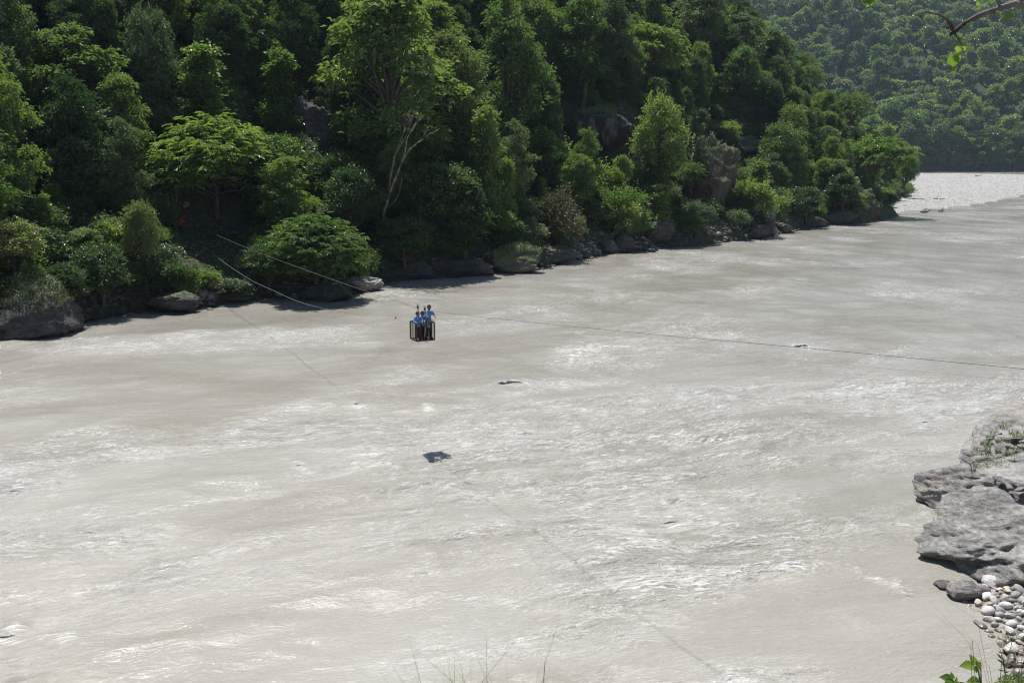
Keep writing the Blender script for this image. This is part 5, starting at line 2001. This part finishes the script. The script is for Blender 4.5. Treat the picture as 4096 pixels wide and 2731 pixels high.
ha, hb = LA / 2, LB / 2
for sa in (-1, 1):
    for sb in (-1, 1):
        cbox("corner_post", sa * ha, sb * hb, Hc / 2, 0.038, 0.038, Hc)
for z_, nm in ((Hc, "top_rail"), (0.0, "bottom_rail")):
    for s_ in (-1, 1):
        cbox(nm, s_ * ha, 0, z_, 0.040, LB - 0.046, 0.042)
        cbox(nm, 0, s_ * hb, z_, LA - 0.046, 0.040, 0.042)
for s_ in (-1, 1):
    for q in range(1, 8):
        cbox("bar", -ha + LA * q / 8, s_ * hb, Hc / 2, 0.014, 0.014, Hc - 0.05)
    for q in range(1, 7):
        cbox("bar", s_ * ha, -hb + LB * q / 7, Hc / 2, 0.014, 0.014, Hc - 0.05)
cbox("floor_plate", 0, 0, -0.005, LA - 0.05, LB - 0.05, 0.02)
# pulleys riding on the cable, hanger bars down to the rails
for q, (ax_, ay_) in enumerate(((1671, 1233.5), (1699, 1241))):
    pk = at_plane(ax_, ay_, PL, ua)
    pl_ = empty("pulley", pk - off)
    pl_.parent = cage
    mb_ = MB()
    # grooved wheel, axis square to the cable
    ring = []
    for (w_, r_) in ((-0.02, 0.075), (-0.008, 0.055), (0.008, 0.055), (0.02, 0.075)):
        ring.append((w_, r_))
    nseg = 18
    V_ = []
    for (w_, r_) in ring:
        for k in range(nseg):
            th = 2 * math.pi * k / nseg
            V_.append([*(ub * w_ + ua * r_ * math.cos(th)), r_ * math.sin(th) + 0.065])
    Q_ = [[i_ * nseg + k, i_ * nseg + (k + 1) % nseg, (i_ + 1) * nseg + (k + 1) % nseg, (i_ + 1) * nseg + k] for i_ in range(3) for k in range(nseg)]
    V_.append([*(ub * -0.02), 0.065])
    V_.append([*(ub * 0.02), 0.065])
    T3 = [[72, (k + 1) % nseg, k] for k in range(nseg)] + [[73, 54 + k, 54 + (k + 1) % nseg] for k in range(nseg)]
    mb_.put(V_, T3, Q_)
    add("wheel", mb_.mesh("pulley_wheel", True), M_PULL, pl_)
    mb_ = MB()
    for s_ in (-1, 1):
        o_ = ub * 0.03 * s_
        mb_.box((o_[0], o_[1], 0.03), (0.006, 0.055, 0.34), RM)
    mb_.tube([[*(ub * -0.045), 0.065], [*(ub * 0.045), 0.065]], [0.012, 0.012], 8)
    add("side_plates", mb_.mesh("side_plates"), M_PULL, pl_)
    a0 = np.dot(pk[:2] - CC[:2], ua)
    zp = pk[2] - ZB
    mb_ = MB()
    zj = Hc + 0.22
    seg = [cpt(a0, 0, zp - 0.13) - off, cpt(a0, 0, zj) - off]
    # chain links
    nl_ = 6
    for k in range(nl_):
        c0 = seg[0] * (1 - (k + .5) / nl_) + seg[1] * (k + .5) / nl_
        dz_ = (seg[0][2] - seg[1][2]) / nl_ * 0.62
        dv = np.array([*(ub if k % 2 else ua), 0]) * 0.014
        lp = [c0 + dv + [0, 0, dz_ * .6], c0 + [0, 0, dz_], c0 - dv + [0, 0, dz_ * .6], c0 - dv - [0, 0, dz_ * .6], c0 - [0, 0, dz_], c0 + dv - [0, 0, dz_ * .6], c0 + dv + [0, 0, dz_ * .6]]
        mb_.tube(lp, 0.007, 5)
    add("hanger_chain", mb_.mesh("chain", True), M_PULL, cage)
    sgn = -ha if q else ha
    for s_ in (-1, 1):
        mb_ = MB()
        mb_.tube([cpt(a0, 0, zj) - off, cpt(sgn, s_ * 0.20, Hc + 0.02) - off], [0.011, 0.011], 6)
        add("hanger_strut", mb_.mesh("strut"), M_CAGE, cage)
# oval plate hung on the front rail
mb_ = MB()
mb_.ball((0, 0, 0), (0.085, 0.012, 0.135), 3, RM @ rotm(0, -0.45, 0))
add("oval_plate", mb_.mesh("oval_plate", True), M_PLATE, cage, cpt(-ha - 0.045, 0.13, Hc - 0.10) - off)
for (a_, b_, l_) in ((-ha, -0.36, 0.15), (-ha + 0.02, 0.0, 0.09), (-ha, 0.02, 0.08), (ha * 0.4, -hb, 0.06)):
    mb_ = MB()
    s0 = cpt(a_, b_, -0.02) - off
    mb_.tube([s0, s0 + [0.004, 0, -l_ * .5], s0 + [0.0, 0, -l_]], 0.006, 5)
    add("rope_end", mb_.mesh("rope_end"), M_CAGE, cage)
tag(cage, "rusty barred metal cage hanging from the cable with three boys aboard", "cable cage")

# ============================================================ people
def skin_mat(name, c):
    t = NT(name)
    t.set(Base_Color=t.ramp(t.noise(t.coord('Object'), 12, 3), [(0.3, tuple(v * 0.85 for v in c)), (0.7, c)]), Roughness=0.5)
    t.b.inputs['Subsurface Weight'].default_value = 0.0
    return t.m


SKIN = skin_mat("skin", (0.19, 0.095, 0.055))


def cloth(name, c, rough=0.85):
    t = NT(name)
    P = t.coord('Object')
    n_ = t.noise(P, 9, 4, 0.6, 0.5, stretch=(1, 1, 0.5))
    t.set(Base_Color=t.ramp(n_, [(0.3, tuple(v * 0.78 for v in c)), (0.7, c)]), Roughness=rough, Normal=t.bump(n_, 0.6, 0.03))
    return t.m


C_BLUE = cloth("light_blue_shirt", (0.13, 0.29, 0.56))
C_DEEP = cloth("navy_trousers", (0.010, 0.012, 0.026))
C_BROWN = cloth("brown_trousers", (0.045, 0.030, 0.026))
C_RED = cloth("red_shirt", (0.60, 0.03, 0.015))
C_PALE = cloth("pale_blue_shirt", (0.30, 0.37, 0.48))
C_HAIR = cloth("black_hair", (0.010, 0.008, 0.008), 0.6)
C_HAIRB = cloth("brown_black_hair", (0.030, 0.018, 0.014), 0.6)
C_SHOE = cloth("dark_shoes", (0.02, 0.02, 0.03))
C_BLK = cloth("eye_dark", (0.01, 0.01, 0.01), 0.3)
C_LIP = cloth("lip", (0.12, 0.035, 0.03), 0.5)


def remeshed(mb_, name, vox, smooth_it=2):
    me_ = mb_.mesh(name)
    o = bpy.data.objects.new("tmp_" + name, me_)
    COL.objects.link(o)
    m = o.modifiers.new("r", 'REMESH')
    m.mode = 'VOXEL'
    m.voxel_size = vox
    m.use_smooth_shade = True
    s = o.modifiers.new("s", 'SMOOTH')
    s.factor = 0.5
    s.iterations = smooth_it
    dg = bpy.context.evaluated_depsgraph_get()
    out = bpy.data.meshes.new_from_object(o.evaluated_get(dg))
    out.name = name
    bpy.data.objects.remove(o)
    for p in out.polygons:
        p.use_smooth = True
    return out


def limb(mb_, P, r):
    P = [np.array(p, float) for p in P]
    for i_ in range(len(P) - 1):
        mb_.tube([P[i_], P[i_ + 1]], [r[i_], r[i_ + 1]], 10)
        mb_.ball(P[i_], (r[i_],) * 3, 2)
    mb_.ball(P[-1], (r[-1],) * 3, 2)


def person(label, loc, rz, h, arms, legs, hip=(0, 0), lean=0.0, headturn=0.0, shirt=C_BLUE, pants=C_DEEP, hair=C_HAIR, sleeve=0.45, barefoot=False, vox=0.011, grip=True, group=None, shirt_len=0.47, headscale=1.0):
    """figure facing -Y in its own frame, height h; arms/legs give joints in units of h"""
    root = empty("person", loc, rz)
    S = h

    def sc(p):
        return np.array(p, float) * S

    def ln(p):                       # lean the upper body forward
        p = np.array(p, float)
        z0 = 0.5
        if p[2] > z0:
            p = np.array([p[0] + hip[0], p[1] - (p[2] - z0) * math.sin(lean) + hip[1], z0 + (p[2] - z0) * math.cos(lean)])
        return p
    body = MB()
    pel, bel, che, nkb, nk = (0, 0, .50), (0, .0, .60), (0, .0, .72), (0, .005, .805), (0, 0, .86)
    tors = [sc(ln(p)) for p in (pel, bel, che)]
    for (c, r) in ((pel, (.082, .058, .07)), (bel, (.076, .052, .08)), (che, (.094, .060, .085)), ((0, .004, .785), (.088, .046, .04))):
        body.ball(sc(ln(c)), tuple(v * S for v in r), 3)
    limb(body, [sc(ln(nkb)), sc(ln(nk))], [.036 * S, .032 * S])
    hc = sc(ln((0, -.010, .918)))
    hs_ = headscale * S
    Rh = rotm(0.0, 0, headturn)

    def hp_(x, y, z):
        return hc + Rh @ (np.array([x, y, z]) * hs_)
    body.ball(hc, (.050 * hs_, .060 * hs_, .072 * hs_), 3, Rh)
    body.ball(hp_(0, -.020, -.038), (.036 * hs_, .038 * hs_, .034 * hs_), 3, Rh)      # jaw
    body.ball(hp_(0, -.062, -.012), (.009 * hs_, .014 * hs_, .015 * hs_), 2, Rh)      # nose
    for s_ in (-1, 1):
        body.ball(hp_(s_ * .052, .004, -.010), (.008 * hs_, .012 * hs_, .020 * hs_), 2, Rh)
    sh = MB()
    for (c, r) in ((bel, (.086, .062, .085)), (che, (.103, .069, .09)), ((0, .004, .79), (.098, .055, .04)), ((0, 0, .52), (.090, .066, .05))):
        sh.ball(sc(ln(c)), tuple(v * S for v in r), 3)
    sh.tube([sc(ln((0, 0, shirt_len))), sc(ln((0, 0, .60)))], [.094 * S, .080 * S], 14)
    limb(sh, [sc(ln((0, .004, .80))), sc(ln((0, .002, .825)))], [.052 * S, .042 * S])
    for s_, arm in zip((-1, 1), arms):
        shd = sc(ln((s_ * .100, .004, .785)))
        el, wr = sc(arm[0]), sc(arm[1])
        limb(body, [shd, el, wr], [.030 * S, .024 * S, .016 * S])
        # palm, four unequal bent fingers and a thumb leaving the side of the palm
        d = wr - el
        d /= np.linalg.norm(d)
        sd_ = np.cross(d, [0, 0, 1.0])
        sd_ /= np.linalg.norm(sd_) + 1e-9
        up_ = np.cross(sd_, d)
        pc = wr + d * .030 * S
        Rp = np.stack([sd_, d, up_], 1)
        body.ball(pc, (.020 * S, .028 * S, .010 * S), 2, Rp)
        for k, (o_, l_) in enumerate(((-.015, .034), (-.005, .039), (.005, .037), (.015, .029))):
            b0 = pc + d * .022 * S + sd_ * o_ * S
            b1 = b0 + (d * .6 - up_ * (.35 if grip else .1)) * l_ * S * .6
            b2 = b1 + (d * (.2 if grip else .5) - up_ * (.8 if grip else .3)) * l_ * S * .5
            limb(body, [b0, b1, b2], [.0062 * S, .0058 * S, .005 * S])
        t0 = pc - sd_ * s_ * -.016 * S - d * .010 * S
        t1 = t0 + (sd_ * s_ * .6 + d * .5 - up_ * .3) * .026 * S
        t2 = t1 + (d * .7 - up_ * .5) * .020 * S
        limb(body, [t0, t1, t2], [.008 * S, .007 * S, .0058 * S])
        e2 = shd + (el - shd) * min(1, sleeve / .5)
        pts_ = [shd, e2]
        rr2 = [.043 * S, .040 * S]
        if sleeve > .5:
            pts_ = [shd, el, el + (wr - el) * (sleeve - .5) / .5]
            rr2 = [.042 * S, .037 * S, .032 * S]
        limb(sh, pts_, rr2)
    pa = MB()
    pa.ball(sc((hip[0], hip[1], .50)), (.086 * S, .064 * S, .055 * S), 3)
    shoes = []
    for s_, leg in zip((-1, 1), legs):
        hpj = sc((s_ * .048 + hip[0], hip[1], .49))
        kn, an = sc(leg[0]), sc(leg[1])
        limb(body, [hpj, kn, an], [.050 * S, .034 * S, .021 * S])
        toe = an + sc((s_ * .012, -.085, -.012))
        limb(body, [an + sc((0, .012, -.014)), toe], [.021 * S, .015 * S])
        limb(pa, [hpj, kn, an + sc((0, 0, .03))], [.061 * S, .050 * S, .043 * S])
        if not barefoot:
            mbs = MB()
            limb(mbs, [an + sc((0, .014, -.014)), toe + sc((0, -.008, 0))], [.027 * S, .021 * S])
            shoes.append(mbs)
    add("body", remeshed(body, "body", vox * (0.8 if vox < .012 else 1), 1), SKIN, root)
    add("shirt", remeshed(sh, "shirt", vox * 1.1, 2), shirt, root)
    add("trousers", remeshed(pa, "trousers", vox * 1.2, 2), pants, root)
    for mbs in shoes:
        add("shoe", remeshed(mbs, "shoe", vox, 1), C_SHOE, root)
    # hair: cap over crown, back and temples
    V_, F_ = ico(4)
    keep_v = (V_[:, 2] + 0.75 * V_[:, 1] > 0.28) | ((V_[:, 2] > 0.50))
    keep_v |= (V_[:, 1] > 0.25) & (V_[:, 2] > -0.45)
    Fk = F_[keep_v[F_].all(1)]
    nn_ = 1 + 0.05 * noise3(V_[:, 0] * 9, V_[:, 1] * 9, V_[:, 2] * 9, 3)
    Vo = (V_ * nn_[:, None] * np.array([.057, .068, .080]) * hs_) @ Rh.T + hc + Rh @ (np.array([0, .004, .006]) * hs_)
    us = np.unique(Fk)
    mp_ = -np.ones(len(V_), int)
    mp_[us] = np.arange(len(us))
    add("hair", mk_mesh("hair", Vo[us], mp_[Fk], smooth=True), hair, root)
    for s_ in (-1, 1):
        me_ = MB()
        me_.ball(hp_(s_ * .020, -.052, .006), (.008 * hs_, .005 * hs_, .0045 * hs_), 2, Rh)
        add("eye", me_.mesh("eye", True), C_BLK, root)
    me_ = MB()
    me_.ball(hp_(0, -.056, -.040), (.015 * hs_, .004 * hs_, .004 * hs_), 2, Rh)
    add("mouth", me_.mesh("mouth", True), C_LIP, root)
    tag(root, label, "person", group)
    return root


def floor_at(a, b):
    p = cpt(a, b, 0.008)
    return (p[0], p[1], p[2])


# facing right along the river and a little to the camera
st = [((-.05, -.01, .27), (-.055, .01, .035)), ((.05, -.01, .27), (.055, .01, .035))]
person("boy in light blue shirt gripping the cage's front rail, brown trousers", floor_at(-0.16, -0.27), math.radians(28), 1.27,
       [((-.15, -.05, .66), (-.10, -.17, .625)), ((.16, -.06, .67), (.10, -.18, .65))], st, headturn=math.radians(35), pants=C_BROWN, hair=C_HAIRB, sleeve=.85, headscale=1.15)
person("smallest boy in light blue shirt, black hair, behind the pulley chain", floor_at(0.14, 0.06), math.radians(45), 1.22,
       [((-.14, -.06, .68), (-.08, -.19, .70)), ((.15, -.06, .67), (.08, -.19, .74))], st, headturn=math.radians(30), sleeve=.8, headscale=1.15)
person("tallest boy in light blue shirt and navy trousers hauling the rope with outstretched hands", floor_at(0.02, 0.30), math.radians(32), 1.53,
       [((-.12, -.13, .66), (-.03, -.27, .60)), ((.16, -.08, .68), (.10, -.24, .66))],
       [((-.05, -.01, .27), (-.07, .01, .035)), ((.05, -.01, .27), (.07, .01, .035))], lean=0.12, headturn=math.radians(-20), sleeve=.55, headscale=1.05)

# men on the far bank
pm1 = hit(727, 938)
person("man in a red shirt and dark trousers standing on the far bank", tuple(pm1), math.radians(25), 1.70,
       [((-.17, -.04, .66), (-.10, -.17, .70)), ((.15, -.03, .64), (.06, -.16, .66))], st, shirt=C_RED, vox=0.016, sleeve=.5, headturn=math.radians(20))
pm2 = hit(690, 925)
person("man in a pale blue shirt half hidden by a thin trunk", tuple(pm2), math.radians(10), 1.6,
       [((-.15, -.04, .64), (-.08, -.15, .60)), ((.15, -.03, .64), (.08, -.15, .60))], st, shirt=C_PALE, vox=0.016, sleeve=.5)
# thin trunk between them
tp_ = hit(706, 945)
root = empty("tree", tuple(tp_))
mb = MB()
mb.tube([[0, 0, -.2], [.02, 0, 1.2], [.12, 0, 2.6], [.35, 0, 4.2], [.3, .1, 6.5]], [.10, .085, .08, .06, .03], 8)
add("trunk", mb.mesh("thin_trunk", True), BARK, root)
v = VAR['feather'][0]
cr = add("crown", v[1], LEAF['mid'], root, (0.2, 0.3, 2.2), scale=(0.55, 0.55, 0.7), link_obj=True)
tag(root, "thin dark-trunked tree between the two men", "tree")

# ============================================================ haze
t = NT("haze")
t.N.remove(t.b)
pv = t.new("ShaderNodeVolumePrincipled")
pv.inputs['Color'].default_value = (0.62, 0.80, 1.0, 1)
pv.inputs['Density'].default_value = 0.00008
pv.inputs['Anisotropy'].default_value = 0.2
t.L.new(pv.outputs[0], t.out.inputs['Volume'])
mb = MB()
mb.box((350, 560, 128.5), (1500, 1400, 266.0))
tag(add("haze", mb.mesh("haze"), t.m), "thin bluish air over the valley", "haze", kind="stuff")

for o in bpy.data.objects:
    if "label" in o and len(o["label"].split()) > 15:
        print("LONG", o.name, o["label"])
